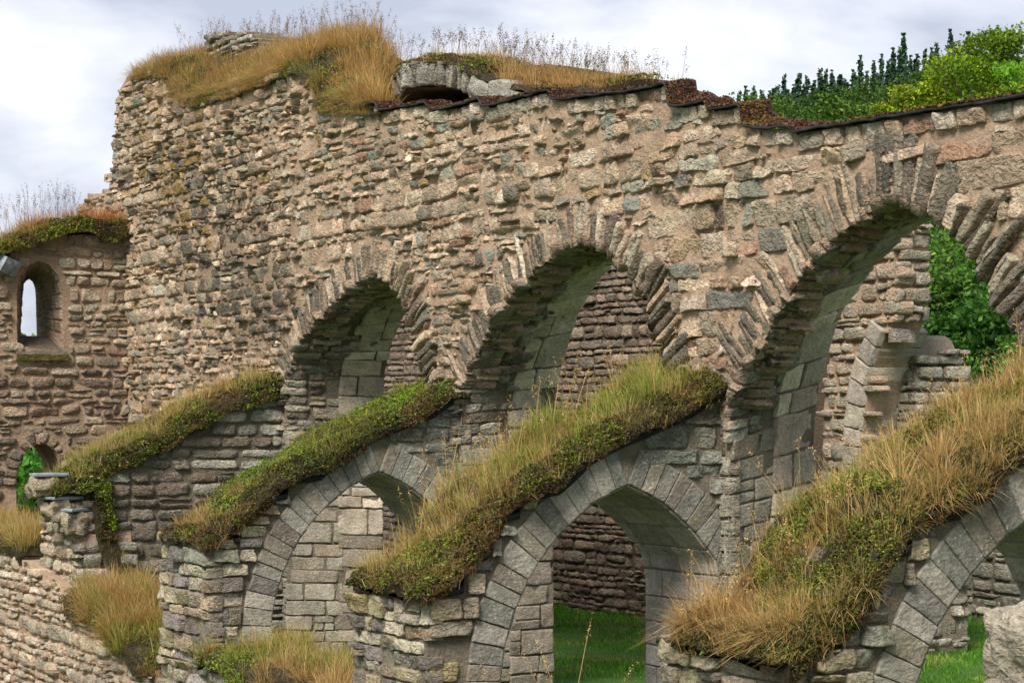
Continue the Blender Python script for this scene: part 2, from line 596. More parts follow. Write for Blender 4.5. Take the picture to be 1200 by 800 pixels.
class Loft:
    """a reveal: from the front outline of an opening to its back outline"""
    def __init__(s, front, back, fm, thick, n=160):
        def res(p, n):
            p = np.array(p, float)
            d = np.concatenate([[0], np.cumsum(np.linalg.norm(np.diff(p, axis=0), axis=1))])
            t = np.linspace(0, d[-1], n)
            return np.stack([np.interp(t, d, p[:, k]) for k in (0, 1)], 1), d[-1]
        s.f, s.L = res(front, n)
        s.b, _ = res(back, n)
        s.T = thick
        s.fm = fm
        s.n = n
        s.cen = s.f.mean(0)
    def pt(s, u, t):
        x = np.clip(np.asarray(u) / s.L, 0, 1) * (s.n - 1)
        i = np.clip(x.astype(int), 0, s.n - 2)
        fr = (x - i)[..., None]
        pf = s.f[i] * (1 - fr) + s.f[i + 1] * fr
        pb = s.b[i] * (1 - fr) + s.b[i + 1] * fr
        k = (np.asarray(t) / s.T)[..., None]
        p = pf * (1 - k) + pb * k
        return s.fm(p[..., 0], p[..., 1], -np.asarray(t))
    def __call__(s, u, t, h):
        u, t, h = np.broadcast_arrays(np.asarray(u, float), np.asarray(t, float), np.asarray(h, float))
        P = s.pt(u, t)
        e = 0.06
        du = s.pt(np.minimum(u + e, s.L), t) - s.pt(np.maximum(u - e, 0), t)
        dt = s.pt(u, t + e) - s.pt(u, t - e)
        nr = np.cross(du, dt)
        nr /= np.linalg.norm(nr, axis=-1, keepdims=True) + 1e-9
        c = s.fm(np.array(s.cen[0]), np.array(s.cen[1]), -np.array(s.T / 2))
        sg = np.sign(np.sum(nr * (c - P), -1, keepdims=True))
        sg = np.where(np.abs(sg) < 0.5, 1, sg)
        return P + nr * sg * h[..., None]
    def base(s, mb, col, rough=0.02, st=0.1):
        nu, nt_ = max(8, int(s.L / st)), max(3, int(s.T / st))
        U, T = np.meshgrid(np.linspace(0, s.L, nu), np.linspace(0, s.T, nt_), indexing='xy')
        H = rough * fbm(U * 4, T * 4, 2.2, 3, 41) - 0.004
        X = s(U, T, H)
        i, j = np.meshgrid(np.arange(nu - 1), np.arange(nt_ - 1), indexing='xy')
        f = (j * nu + i).ravel()
        mb.add(X.reshape(-1, 3), np.stack([f, f + 1, f + 1 + nu, f + nu], 1), col, 1)

def ring_quads(poly, length, width, gap=0.012, s0=0.0, s1=None, inset=0.0, lj=0.0, wj=0.25, skew=0.0, ext=0.0):
    """radial voussoirs along an open polyline; outward is to the left of travel reversed (away from centre)"""
    p = np.array(poly, float)
    d = np.concatenate([[0], np.cumsum(np.linalg.norm(np.diff(p, axis=0), axis=1))])
    tt = np.linspace(0, d[-1], 400)
    P = np.stack([np.interp(tt, d, p[:, k]) for k in (0, 1)], 1)
    kern = np.ones(41) / 41
    pad = np.pad(P, ((20, 20), (0, 0)), mode='edge')
    Ps = np.stack([np.convolve(pad[:, k], kern, 'valid') for k in (0, 1)], 1)
    T = np.gradient(Ps, axis=0)
    T /= np.linalg.norm(T, axis=1, keepdims=True) + 1e-9
    Nn = np.stack([-T[:, 1], T[:, 0]], 1)
    c = P.mean(0) - np.array([0, 0.5])
    if np.mean(np.sum(Nn * (P - c), 1)) < 0:
        Nn = -Nn
    s1 = d[-1] if s1 is None else s1
    def ev(s):
        x = np.clip(s / d[-1], 0, 1) * 399
        return (np.array([np.interp(x, np.arange(400), P[:, k]) for k in (0, 1)]),
                np.array([np.interp(x, np.arange(400), Nn[:, k]) for k in (0, 1)]))
    Q = []
    s = s0
    while s < s1 - width * 0.4:
        w_ = width * float(np.clip(R.lognormal(0, wj), 0.55, 1.5))
        if s + w_ > s1:
            w_ = s1 - s
        a, na = ev(s + gap / 2)
        b, nb = ev(s + w_ - gap / 2)
        ln = length * (1 + R.normal(0, lj))
        io = -ext * R.random() + inset
        tq = (b - a) / (np.linalg.norm(b - a) + 1e-9)
        sk = tq * R.normal(0, skew)
        Q.append([a + na * io, b + nb * io, b + nb * ln + sk, a + na * ln + sk])
        s += w_
    return np.array(Q)

# palettes (sRGB of the stone itself)
PAL_WARM = ([(180, 164, 143), (164, 150, 131), (190, 177, 158), (158, 149, 132), (176, 154, 131), (146, 132, 114), (192, 172, 147), (154, 124, 105)],
            [5, 4, 4, 4, 3, 2, 2, 1])
PAL_GREY = ([(152, 147, 132), (136, 133, 121), (168, 162, 147), (124, 120, 110), (150, 137, 118), (144, 146, 133)], [4, 4, 3, 3, 2, 2])
PAL_DARK = ([(112, 105, 93), (98, 92, 82), (126, 117, 102), (106, 94, 80), (116, 104, 94)], [4, 3, 3, 2, 2])
PAL_BROWN = ([(136, 119, 104), (122, 107, 94), (150, 133, 116), (128, 118, 105), (142, 116, 100)], [4, 3, 3, 3, 1])
PAL_ASH = ([(126, 126, 116), (116, 116, 107), (138, 136, 124), (128, 120, 108)], [4, 3, 3, 2])
PAL_PIER = ([(158, 146, 120), (142, 132, 116), (134, 127, 122), (170, 160, 140), (110, 103, 96), (152, 133, 112), (136, 136, 120), (144, 131, 94)],
            [4, 3, 3, 3, 2, 2, 2, 1])
def wall_map(u, v, h):                      # facing -Y, plane Y = 0
    u, v, h = np.broadcast_arrays(u, v, h)
    return np.stack([u, -h, v], -1)
def ymap(Y):
    def f(u, v, h):
        u, v, h = np.broadcast_arrays(u, v, h)
        return np.stack([u, Y - h, v], -1)
    return f
def xmap(X):
    def f(u, v, h):
        u, v, h = np.broadcast_arrays(u, v, h)
        return np.stack([X + h, u, v], -1)
    return f

# ================================================================== ground and hill
def hill_z(x, y):
    q = -0.80 * (x - 10) + 0.60 * (y + 2)
    l = 0.60 * (x - 10) + 0.80 * (y + 2)
    z = 17.0 * smooth((q - 42) / 115) * smooth((l + 26) / 32)
    z = z + 14 * smooth((q - 165) / 200) * smooth((l + 5) / 80)
    z = z + 0.25 * fbm(x * 0.02, y * 0.02, 0.1, 3, 3) * smooth((np.hypot(x - 5, y) - 22) / 40)
    return z
def build_ground():
    g = np.concatenate([-np.geomspace(900, 26, 34), np.linspace(-24, 24, 40), np.geomspace(26, 900, 34)])
    X, Y = np.meshgrid(g + 4, g, indexing='xy')
    Z = hill_z(X, Y) + 0.025 * fbm(X * 0.8, Y * 0.8, 0, 3, 9)
    Z = Z - 1.3 * smooth((-1.6 - Y) / .9) * smooth((16 - X) / 3)
    n = len(g)
    i, j = np.meshgrid(np.arange(n - 1), np.arange(n - 1), indexing='xy')
    f = (j * n + i).ravel()
    mb = MB()
    mb.add(np.stack([X, Y, Z], -1), np.stack([f, f + 1, f + 1 + n, f + n], 1))
    o = mb.build('ground', M_LAWN)
    tag(o, 'green lawn around and inside the ruin rising to a wooded hill', 'ground', kind='structure')
build_ground()

# ================================================================== arcade wall
T_W = 1.1
A1F = [(.1, -.1), (.1, 3.3), (.35, 3.75), (.9, 4.1), (1.5, 4.33), (2.15, 4.55), (2.75, 4.7), (3.3, 4.55), (3.75, 4.3), (4.0, 3.95), (4.15, 3.6), (4.4, 2.9), (4.5, 2), (4.5, -.1)]
A2F = [(5.05, -.1), (5.05, 3.3), (5.35, 3.62), (5.75, 3.95), (6.2, 4.25), (6.7, 4.48), (7.25, 4.65), (7.7, 4.7), (8.15, 4.58), (8.5, 4.38), (8.8, 4.12), (8.95, 3.8), (9.15, 3.5), (9.4, 3.0), (9.45, 2), (9.45, -.1)]
A3F = [(10.12, -.1), (10.12, 2.5), (10.2, 3.07), (10.4, 3.4), (10.75, 3.75), (11.1, 4.1), (11.5, 4.38), (11.95, 4.57), (12.4, 4.67), (12.8, 4.55), (13.1, 4.38), (13.35, 4.1), (13.6, 3.82), (13.9, 3.45), (14.2, 2.9), (14.3, 2), (14.3, -.1)]
def back_left(pix):
    l = [onY(px, py, T_W) for px, py in pix]
    return [(l[0][0], -.1)] + l
A1B = back_left([(449, 560), (450, 440), (454, 421), (461, 395), (472, 369), (482, 352)]) + [(2.9, 4.62), (3.6, 4.45), (4.2, 4.0), (4.6, 3.2), (4.7, 2), (4.7, -.1)]
A2B = back_left([(648, 600), (648, 479), (652, 458), (659, 423), (668, 395), (678, 367), (692, 342), (706, 321), (722, 305)]) + [(7.75, 4.7), (8.4, 4.5), (9.0, 4.05), (9.5, 3.2), (9.6, 2), (9.6, -.1)]
A3B = back_left([(950, 600), (954, 500), (959, 444), (965, 417), (976, 387), (995, 350), (1010, 327), (1032, 299), (1059, 275), (1090, 255)]) + [(12.55, 4.75), (13.2, 4.5), (13.8, 4.0), (14.3, 3.2), (14.5, 2), (14.5, -.1)]

top_px = [(1300, 101), (1200, 116), (1100, 131), (1000, 147), (940, 156), (935, 159), (933, 149), (900, 153), (878, 151), (875, 124), (850, 129), (836, 131), (833, 120), (800, 127), (791, 126), (788, 100), (740, 109), (700, 113), (672, 118), (652, 118), (650, 107), (610, 117), (572, 127), (568, 117), (540, 126), (510, 131), (505, 121), (470, 128), (450, 131), (447, 122), (420, 127), (404, 124), (392, 117), (368, 122), (366, 91), (350, 79), (345, 77), (310, 93), (275, 105), (243, 115), (222, 121), (205, 106), (194, 98), (189, 82), (160, 87), (149, 89)]
left_px = [(140, 106), (137, 125), (136, 150), (133, 166), (134, 190), (132, 203), (122, 204), (122, 213), (132, 214), (130, 221), (121, 222), (119, 227), (103, 227), (102, 237), (92, 240), (90, 260), (84, 300)]
W_OUT = [onY(*p) for p in top_px] + [onY(*p) for p in left_px]
W_OUT = [(19.0, W_OUT[0][1])] + W_OUT + [(W_OUT[-1][0], -.2), (19.0, -.2)]
W_OUT = np.array(W_OUT)

def ring_zone(F, wd):
    q = np.array(F)
    c = np.array([q[:, 0].mean(), 2.0])
    r = q.copy()
    for i in range(1, len(q) - 1):
        t = q[i + 1] - q[i - 1]
        nn = np.array([-t[1], t[0]])
        nn = nn / np.linalg.norm(nn)
        if np.dot(nn, q[i] - c) < 0:
            nn = -nn
        r[i] = q[i] + nn * wd * float(np.clip((q[i][1] - 2.9) / 0.5, 0, 1))
    return r
RZ = [ring_zone(A, 0.36) for A in (A1F, A2F, A3F)]
JAMBS = [(.1, -1, 2.9), (4.49, 1, 2.1), (5.05, -1, 2.9), (9.44, 1, 2.1), (10.12, -1, 2.6), (14.29, 1, 2.1)]
def in_wall(u, v):
    r = pip(u, v, W_OUT)
    for z in RZ:
        r &= ~pip(u, v, z)
    for x_, sd_, zt in JAMBS:
        lo_, hi_ = (x_ - .27, x_) if sd_ < 0 else (x_, x_ + .27)
        r &= ~((v < zt) & (u > lo_) & (u < hi_))
    return r & (pip(u, v + .135, W_OUT) | (u < 1.3))

def stone_cols_wall(Q):
    c = Q.mean(1)
    n = len(c)
    base = palette(n, *PAL_WARM) * np.array([1.07, 1.01, .97])
    gr = palette(n, *PAL_GREY)
    dk = palette(n, *PAL_DARK)
    u, v = c[:, 0], c[:, 1]
    low = smooth((3.6 - v) / 1.0 + 0.5 * fbm(u, v, 3.3, 2, 51))
    pick = R.random(n) < np.clip(0.16 + 0.84 * low, 0, 1)
    base[pick] = gr[pick]
    # weathered darker patch on the tall west half
    band = np.exp(-((u + 1.6 + (v - 5) * 1.2) / 1.9) ** 2) * smooth((7.3 - v) / 1.3) * smooth((v - 3.6) / 0.8)
    band = np.clip(band + 0.45 * smooth((3.3 - v) / 0.7) + 0.3 * fbm(u * .8, v * .8, 0, 2, 52), 0, 1)
    pick = R.random(n) < band * 0.92
    base[pick] = dk[pick] * .9
    och = np.exp(-((u + 4.2) / 1.4) ** 2 - ((v - 6.6) / 0.9) ** 2) + 0.04
    pick = R.random(n) < och * 0.5
    base[pick] = base[pick] * 0.45 + lin(150, 118, 46) * 0.55
    return base
def mortar_cols(u, v):
    k = np.clip(smooth((3.3 - v) / 0.9) * 0.75 + 0.25 * fbm(u * .7, v * .7, 0, 2, 53), 0, 1)[:, None]
    dk = np.clip(np.exp(-((u + 1.6 + (v - 5) * 1.2) / 1.9) ** 2) * 0.35, 0, 1)[:, None]
    return (TAN * (1 - k) + GREYM * k) * (1 - dk * 0.9)

arcade = empty('arcade_wall', (7.5, 0.5, 0), 'long tall rubble nave wall pierced by three ragged arches', 'ruined wall')
mb = MB()
ZS, XS = 4.95, 5.0
tp_ = [tuple(p) for p in W_OUT[:len(top_px) + 1]]
ic = next(i for i in range(len(tp_)) if tp_[i][0] < XS)
fr_ = (XS - tp_[ic - 1][0]) / (tp_[ic][0] - tp_[ic - 1][0])
cross = (XS, tp_[ic - 1][1] + fr_ * (tp_[ic][1] - tp_[ic - 1][1]))
XL = W_OUT[-2][0]
slab(mb, [(19.0, ZS), (XL, ZS), (XL, -.2), (19.0, -.2)], [A1F, A2F, A3F], wall_map, T_W, 0.08, 0.04, TAN, mortar_cols, [A1B, A2B, A3B])
slab(mb, tp_[:ic] + [cross, (XS, ZS), (19.0, ZS)], [], wall_map, .24, 0.07, 0.04, TAN, mortar_cols)
slab(mb, [cross] + tp_[ic:] + [tuple(p) for p in W_OUT[len(top_px) + 1:-2]] + [(XL, ZS), (XS, ZS)], [], wall_map, T_W, 0.11, 0.04, TAN, mortar_cols)
slab(mb, [(4.9, 5.1), (4.9, 6.1), (1.0, 6.2), (.8, 6.7), (-6.6, 7.4), (-6.6, 5.1)], [], ymap(T_W + .01), 1.2, 0.3, 0.03, TAN * .8)
mb.build('wall_core', M_MORTAR, arcade)

mb = MB()
regs = [(-8.8, 0.6, 0.125, 0.225, 0.013, 0.28, 0.050), (0.6, 8.9, 0.122, 0.215, 0.012, 0.22, 0.038), (8.9, 18.2, 0.140, 0.31, 0.013, 0.14, 0.032)]
for (ua, ub, ch, ln, gap, spl, rgh) in regs:
    Q = courses(ua - 0.4, ub + 0.4, -0.1, 9.2, ch, ln, gap, spl, 0.07, 0.32, 0.46, 0.014, seed=int(ua * 3) + 40)
    c = Q.mean(1)
    nz = 0.35 * vnoise(c[:, 1] * 2.2, 0.5, 0.5, 60)
    ok = (c[:, 0] > ua + nz * (ua > -8)) & (c[:, 0] <= ub + 0.35 * vnoise(c[:, 1] * 2.2, 0.5, 0.5, 60) * (ub < 18))
    Q = Q[ok]
    Q = Q[Q.mean(1)[:, 1] > 2.95 + 0.25 * vnoise(Q.mean(1)[:, 0] * 1.3, 0.2, 0.2, 62)]
    Q, edge = keep(Q, in_wall, 3)
    miss = R.random(len(Q)) > 0.02
    Q, edge = Q[miss], edge[miss]
    n = len(Q)
    v = Q.mean(1)[:, 1]
    flat = smooth((3.2 - v) / 0.5)
    prot = np.clip(R.lognormal(math.log(0.030 if ua < 0 else 0.021), 0.6, n), 0.005, 0.11) * (1 - 0.35 * flat)
    stones(mb, Q, wall_map, prot, np.where(edge, 0.16, 0.035), stone_cols_wall(Q), 'c' if ua > 0 else 9, 'c' if ua > 5 else 7, rgh, (0.0, 0.26), (0.15, 0.55), 0.016, 0.017, 0, 13)
# the uppermost course follows the teeth of the wall top
tps = [tuple(p) for p in W_OUT[:top_px.index((404, 124)) + 2]][::-1]
seg = [tps[0]]
for p in tps[1:]:
    if abs(p[0] - seg[-1][0]) < .10 and abs(p[1] - seg[-1][1]) > .06:
        segs = seg
        seg = [p]
    else:
        seg.append(p)
        segs = None
    if segs is not None or p is tps[-1]:
        g_ = segs if segs is not None else seg
        if len(g_) > 1 and g_[-1][0] - g_[0][0] > .12:
            Q = ring_quads(g_, -.012, .27, .016, 0, None, -.14, 0, .4, 0)
            n = len(Q)
            stones(mb, Q, wall_map, R.uniform(.01, .045, n), .06, palette(n, *PAL_WARM), 'c', 'c', .03, (0, .2), (.15, .5), .01, .012, 0, 13)
# better coursed blocks in the piers below the springing
Q = courses(-6.6, 18.4, -.1, 3.2, 0.168, 0.38, 0.014, 0.10, 0.03, 0.22, 0.36, 0.008, seed=90)
Q = Q[Q.mean(1)[:, 1] <= 2.95 + 0.25 * vnoise(Q.mean(1)[:, 0] * 1.3, 0.2, 0.2, 62)]
Q, edge = keep(Q, in_wall, 3)
n = len(Q)
cols = palette(n, *PAL_GREY)
pk = R.random(n) < .25
cols[pk] = palette(n, *PAL_DARK)[pk]
stones(mb, Q, wall_map, R.uniform(.008, .035, n), np.where(edge, 0.12, 0.035), cols, 'c', 'c', 0.026, (0.0, 0.15), (0.15, 0.45), 0.006, 0.010, 0, 12)
for x_, sd_, zt in JAMBS:
    z_ = -.1
    Q = []
    while z_ < zt:
        h_ = R.uniform(.13, .24)
        w_ = R.uniform(.24, .29)
        xa, xb = (x_ - w_, x_ + .012) if sd_ < 0 else (x_ - .012, x_ + w_)
        Q.append([(xa, z_ + .006), (xb, z_ + .006), (xb, z_ + h_ - .006), (xa, z_ + h_ - .006)])
        z_ += h_
    stones(mb, Q, wall_map, R.uniform(.012, .03, len(Q)), .10, palette(len(Q), *PAL_GREY), 'c', 'c', .02, (0, .12), (.15, .4), .005, .008, 0, 11)
mb.build('rubble_facing', M_STONE, arcade)

for k, (F, B, wdt, ln) in enumerate(((A1F, A1B, 0.072, 0.36), (A2F, A2B, 0.086, 0.38), (A3F, A3B, 0.095, 0.42))):
    arc = [p for p in F if p[1] > 2.7]
    mb = MB()
    for ps in range(2):
        Q = ring_quads(arc, ln, wdt, 0.016, 0.0, None, 0.0, 0.20, 0.30, 0.025, 0.045)
        if ps == 1:                            # second, broken and set back row further into the wall
            Q = Q[R.random(len(Q)) < 0.55]
        cx = np.mean([p[0] for p in F])
        if ps == 1 and k == 2:
            Q = Q[Q.mean(1)[:, 0] < cx]
        n = len(Q)
        c = Q.mean(1)
        right = smooth((c[:, 0] - cx) / 0.8)
        pr = R.uniform(0.012, 0.05, n) + right * R.uniform(0.0, 0.08, n) * (ps == 0)
        fmv = wall_map if ps == 0 else ymap(0.14)
        if ps == 1:
            ctr = Q.mean(1, keepdims=True)
            Q = ctr + (Q - ctr) * np.array([0.9, 0.9])
            d = np.array([cx, 3.3]) - ctr
            Q = Q + d / np.linalg.norm(d, axis=2, keepdims=True) * 0.07
        cols = palette(n, *PAL_WARM)
        dk = palette(n, *PAL_DARK)
        pk = R.random(n) < 0.35 + 0.35 * (1 - right)
        cols[pk] = dk[pk]
        stones(mb, Q, fmv, pr, 0.30 if ps == 0 else 0.2, cols, 7, 'c', 0.028, (0.0, 0.14), (0.15, 0.4), 0.012, 0.010, 0, 12)
    # tan mortar bed that carries the ring
    mb.build('arch_ring', M_STONE, arcade)
    lf = Loft(F, B, wall_map, T_W)
    mb = MB()
    lf.base(mb, GREYM * 0.8, 0.03)
    front = 0.62
    Q = courses(0.0, lf.L, 0.02, front, 0.2, 0.15, 0.016, 0.2, 0.03, 0.3, 0.35, 0.012, seed=k * 7 + 3)
    # swap so that courses run along the depth of the reveal: thin beds
    Qs = courses(0.0, front, 0.0, lf.L, 0.11, 0.27, 0.012, 0.1, 0.02, 0.28, 0.35, 0.012, seed=k * 7 + 3)[:, :, ::-1][:, [0, 3, 2, 1]]
    hq = np.interp(Qs.mean(1)[:, 0] / lf.L * (lf.n - 1), np.arange(lf.n), lf.f[:, 1])
    ok = (hq > 2.75) & (Qs[:, :, 1].max(1) < front + 0.12) & (Qs[:, :, 1].min(1) > -0.16) & (Qs[:, :, 0].max(1) < lf.L)
    Qs = Qs[ok]
    n = len(Qs)
    s = Qs.mean(1)[:, 0]
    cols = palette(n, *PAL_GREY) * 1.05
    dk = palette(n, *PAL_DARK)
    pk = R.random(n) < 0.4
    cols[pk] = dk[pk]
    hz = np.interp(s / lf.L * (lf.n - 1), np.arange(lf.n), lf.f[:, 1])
    lowk = 1 - .75 * smooth((3.4 - hz) / .5)
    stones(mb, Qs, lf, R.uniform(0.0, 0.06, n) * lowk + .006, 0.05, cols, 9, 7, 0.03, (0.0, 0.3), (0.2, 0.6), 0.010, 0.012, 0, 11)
    Ql = courses(0.0, front, 0.0, lf.L, 0.21, 0.36, 0.012, 0.08, 0.01, 0.2, 0.3, 0.006, seed=k * 5 + 31)[:, :, ::-1][:, [0, 3, 2, 1]]
    hq = np.interp(Ql.mean(1)[:, 0] / lf.L * (lf.n - 1), np.arange(lf.n), lf.f[:, 1])
    Ql[:, :, 1] = np.clip(Ql[:, :, 1], -.01, front + .03)
    Ql = Ql[(hq <= 2.75) & (Ql[:, :, 1].max(1) - Ql[:, :, 1].min(1) > .08) & (Ql[:, :, 0].max(1) < lf.L) & (Ql[:, :, 0].min(1) > 0)]
    n = len(Ql)
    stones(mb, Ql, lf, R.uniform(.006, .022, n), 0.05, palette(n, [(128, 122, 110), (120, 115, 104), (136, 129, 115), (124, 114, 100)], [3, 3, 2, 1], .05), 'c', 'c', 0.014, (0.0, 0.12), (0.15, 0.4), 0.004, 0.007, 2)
    Qa = courses(front + 0.02, T_W, 0.0, lf.L, 0.25, 0.5, 0.010, 0.08, 0.01, 0.3, 0.3, 0.006, seed=k + 70)[:, :, ::-1][:, [0, 3, 2, 1]]
    Qa[:, :, 1] = np.clip(Qa[:, :, 1], front + R.uniform(-.10, .06), T_W + 0.002)
    ok = ((Qa[:, :, 1].max(1) - Qa[:, :, 1].min(1)) > 0.12) & (Qa[:, :, 0].max(1) < lf.L) & (Qa[:, :, 0].min(1) > 0)
    Qa = Qa[ok]
    n = len(Qa)
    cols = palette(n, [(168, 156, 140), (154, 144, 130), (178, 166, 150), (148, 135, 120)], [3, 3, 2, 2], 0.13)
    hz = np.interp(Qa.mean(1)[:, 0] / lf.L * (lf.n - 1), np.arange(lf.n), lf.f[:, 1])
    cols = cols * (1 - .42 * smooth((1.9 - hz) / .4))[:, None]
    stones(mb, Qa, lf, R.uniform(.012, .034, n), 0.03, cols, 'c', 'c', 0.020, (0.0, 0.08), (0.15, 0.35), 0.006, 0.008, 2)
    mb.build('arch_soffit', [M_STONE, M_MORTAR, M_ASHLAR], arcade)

# ================================================================== buttress walls of the aisle
FIN_T, FIN_L = 1.2, 2.82
def fin_profile(z0):
    return [(-2.82, z0), (-2.52, z0 + .02), (-2.50, z0 + .24), (-2.29, z0 + .28), (-2.27, 2.18), (-2.0, 2.22), (-1.98, 2.36), (-1.62, 2.42), (-1.31, 2.67), (-.98, 2.82), (-.33, 3.05), (.02, 3.28)]
ARCH_P = [(-2.16, -.1), (-2.16, .87), (-2.12, 1.15), (-2.02, 1.45), (-1.86, 1.76), (-1.6, 2.05), (-1.31, 2.28), (-1.1, 2.385), (-.95, 2.445), (-.80, 2.385), (-.59, 2.28), (-.3, 2.05), (-.06, 1.78), (.04, 1.55), (.04, -.1)]

def buttress(X, z0, label, arch=True, pal=PAL_PIER, dy=0.0):
    ARCH_H = [(min(y + dy, -.015), z) for y, z in ARCH_P]
    root = empty('buttress_wall', (X - .6, -1.4, 0), label, 'buttress wall', 'stepped buttress walls of the ruined side aisle')
    prof = fin_profile(z0)
    out = [(-2.82, -.15)] + prof + [(.02, -.15)]
    fm = xmap(X)
    holes = [ARCH_H] if arch else []
    mb = MB()
    slab(mb, out, holes, fm, FIN_T, 0.12, 0.012, GREYM, lambda u, v: np.where((R.random((len(u), 1)) < .5), GREYM, GREYM * .9))
    mb.build('wall_core', M_MORTAR, root)
    rz = np.array(ARCH_H)
    ringw = 0.32
    if arch:
        ringpts = np.array(ARCH_H[1:-1])
        outer = ring_outer(ringpts, ringw)
        zone = [(outer[0][0], -.2)] + list(map(tuple, outer)) + [(.4, -.2)]
    def ins(u, v):
        r = pip(u, v, np.array(out))
        if arch:
            r &= ~pip(u, v, np.array(zone))
        return r
    mb = MB()
    Q = courses(-2.86, 0.05, -.1, 3.4, 0.135, 0.36, 0.013, 0.05, 0.015, 0.26, 0.36, 0.008, seed=int(X) + 5)
    Q[:, :, 0] = np.clip(Q[:, :, 0], -2.84, 0.0)
    Q = Q[(Q[:, :, 0].max(1) - Q[:, :, 0].min(1)) > 0.07]
    Q, edge = keep(Q, ins, 3)
    n = len(Q)
    cols = palette(n, *pal)
    c = Q.mean(1)
    g = palette(n, *PAL_ASH)
    pk = R.random(n) < smooth((c[:, 0] + 1.9) / 0.5)
    cols[pk] = g[pk]
    stones(mb, Q, fm, R.uniform(0.008, 0.06, n) * np.where(c[:, 0] > -1.6, 0.5, 1.1), np.where(edge, 0.12, 0.04), cols, 'c', 'c', 0.032, (0.0, 0.14), (0.15, 0.45), 0.010, 0.010, 0, 12)
    # pier end, facing -Y
    fe = ymap(-FIN_L)
    W = 1.42
    pm = MB()
    slab(pm, [(X - W, -.15), (X - .01, -.15), (X - .01, z0 - .02), (X - W, z0 - .02)], [], ymap(-FIN_L), 0.5, 0.2, 0.01, GREYM)
    Q = courses(X - W - .02, X + .03, -.1, z0 + .02, 0.135, 0.38, 0.014, 0.05, 0.012, 0.28, 0.34, 0.008, seed=int(X) + 5)
    Q[:, :, 0] = np.clip(Q[:, :, 0], X - W - .03, X + 0.045)
    ok = (Q[:, :, 0].max(1) - Q[:, :, 0].min(1) > 0.08) & (Q[:, :, 1].max(1) < z0 + 0.06)
    Q = Q[ok]
    n = len(Q)
    stones(mb, Q, fe, R.uniform(0.008, 0.075, n), 0.12, palette(n, *pal), 'c', 'c', 0.035, (0.0, 0.16), (0.15, 0.45), 0.014, 0.011, 0, 12)
    mb.build('coursed_facing', M_STONE_P, root)
    pm.build('pier_core', M_MORTAR, root)
    if arch:
        mb = MB()
        half = int(len(ARCH_H) / 2)
        left = ARCH_H[1:9]
        right = ARCH_H[8:14]
        lowleft = [(-2.16, 0.0), (-2.16, .87)]
        for pts in (lowleft[:1] + left, right):
            Q = ring_quads(pts, ringw, 0.145, 0.005, 0, None, 0.0, 0.012, 0.10, 0.0)
            Q[:, :, 0] = np.minimum(Q[:, :, 0], -0.012)
            ok = (Q[:, :, 0].max(1) - Q[:, :, 0].min(1)) > .04
            Q = Q[ok]
            n = len(Q)
            cols = palette(n, [(132, 128, 118), (112, 110, 103), (146, 141, 130), (124, 117, 105)], [3, 3, 2, 2], 0.10)
            stones(mb, Q, fm, 0.020, 0.06, cols, 'a', 'a', 0.008, (0.0, 0.03), (0.12, 0.25), 0.003, 0.0035, 0)
        mb.build('arch_ring', M_ASHLAR, root)
        mb = MB()
        arcl = ARCH_H
        lf = Loft(arcl, arcl, fm, FIN_T)
        lf.base(mb, GREYM * 1.1, 0.004)
        Qa = courses(0.0, FIN_T, 0.0, lf.L, 0.235, 0.55, 0.010, 0.0, 0.0, 0.12, 0.25, 0.003, seed=int(X))[:, :, ::-1][:, [0, 3, 2, 1]]
        Qa[:, :, 1] = np.clip(Qa[:, :, 1], 0.0, FIN_T)
        ok = ((Qa[:, :, 1].max(1) - Qa[:, :, 1].min(1)) > 0.1) & (Qa[:, :, 0].max(1) < lf.L) & (Qa[:, :, 0].min(1) > 0)
        Qa = Qa[ok]
        n = len(Qa)
        cols = palette(n, [(162, 154, 146), (150, 144, 136), (170, 160, 150)], [3, 3, 2], 0.08)
        stones(mb, Qa, lf, 0.014, 0.03, cols, 'a', 'a', 0.005, (0.0, 0.03), (0.2, 0.3), 0.002, 0.002, 0)
        mb.build('arch_soffit', [M_ASHLAR, M_MORTAR], root)
    # felt under the turf, following the steps
    mb = MB()
    P = np.array(prof)
    d = np.concatenate([[0], np.cumsum(np.linalg.norm(np.diff(P, axis=0), axis=1))])
    tt = np.linspace(0, d[-1], 120)
    yy, zz = np.interp(tt, d, P[:, 0]), np.interp(tt, d, P[:, 1])
    zz = zz + 0.012 * vnoise(tt * 5, X, 0.2, 71)
    strip = []
    for (ox, oz) in ((-.2, -.02), (.03, .015), (.05, .0), (.048, -.045), (.02, -.05)):
        strip.append(np.stack([X + ox + 0.012 * vnoise(tt * 6, X + ox * 9, 2.2, 72), yy, zz + oz], 1))
    V = np.array(strip)
    i, j = np.meshgrid(np.arange(119), np.arange(4), indexing='xy')
    f = (j * 120 + i).ravel()
    mb.add(V.reshape(-1, 3), np.stack([f, f + 1, f + 121, f + 120], 1))
    xs = np.linspace(X - W - .06, X + .06, 40)
    strip = []
    for (oy, oz) in ((.2, -.02), (-.03, .015), (-.055, 0), (-.052, -.045), (-.02, -.05)):
        strip.append(np.stack([xs, -FIN_L + oy + 0.012 * vnoise(xs * 6, oy * 9, X, 73), z0 + oz + 0.012 * vnoise(xs * 5, X, .3, 74)], 1))
    V = np.array(strip)
    i, j = np.meshgrid(np.arange(39), np.arange(4), indexing='xy')
    f = (j * 40 + i).ravel()
    mb.add(V.reshape(-1, 3), np.stack([f, f + 1, f + 41, f + 40], 1))
    mb.build('felt_edge', M_FELT, root)
    return root

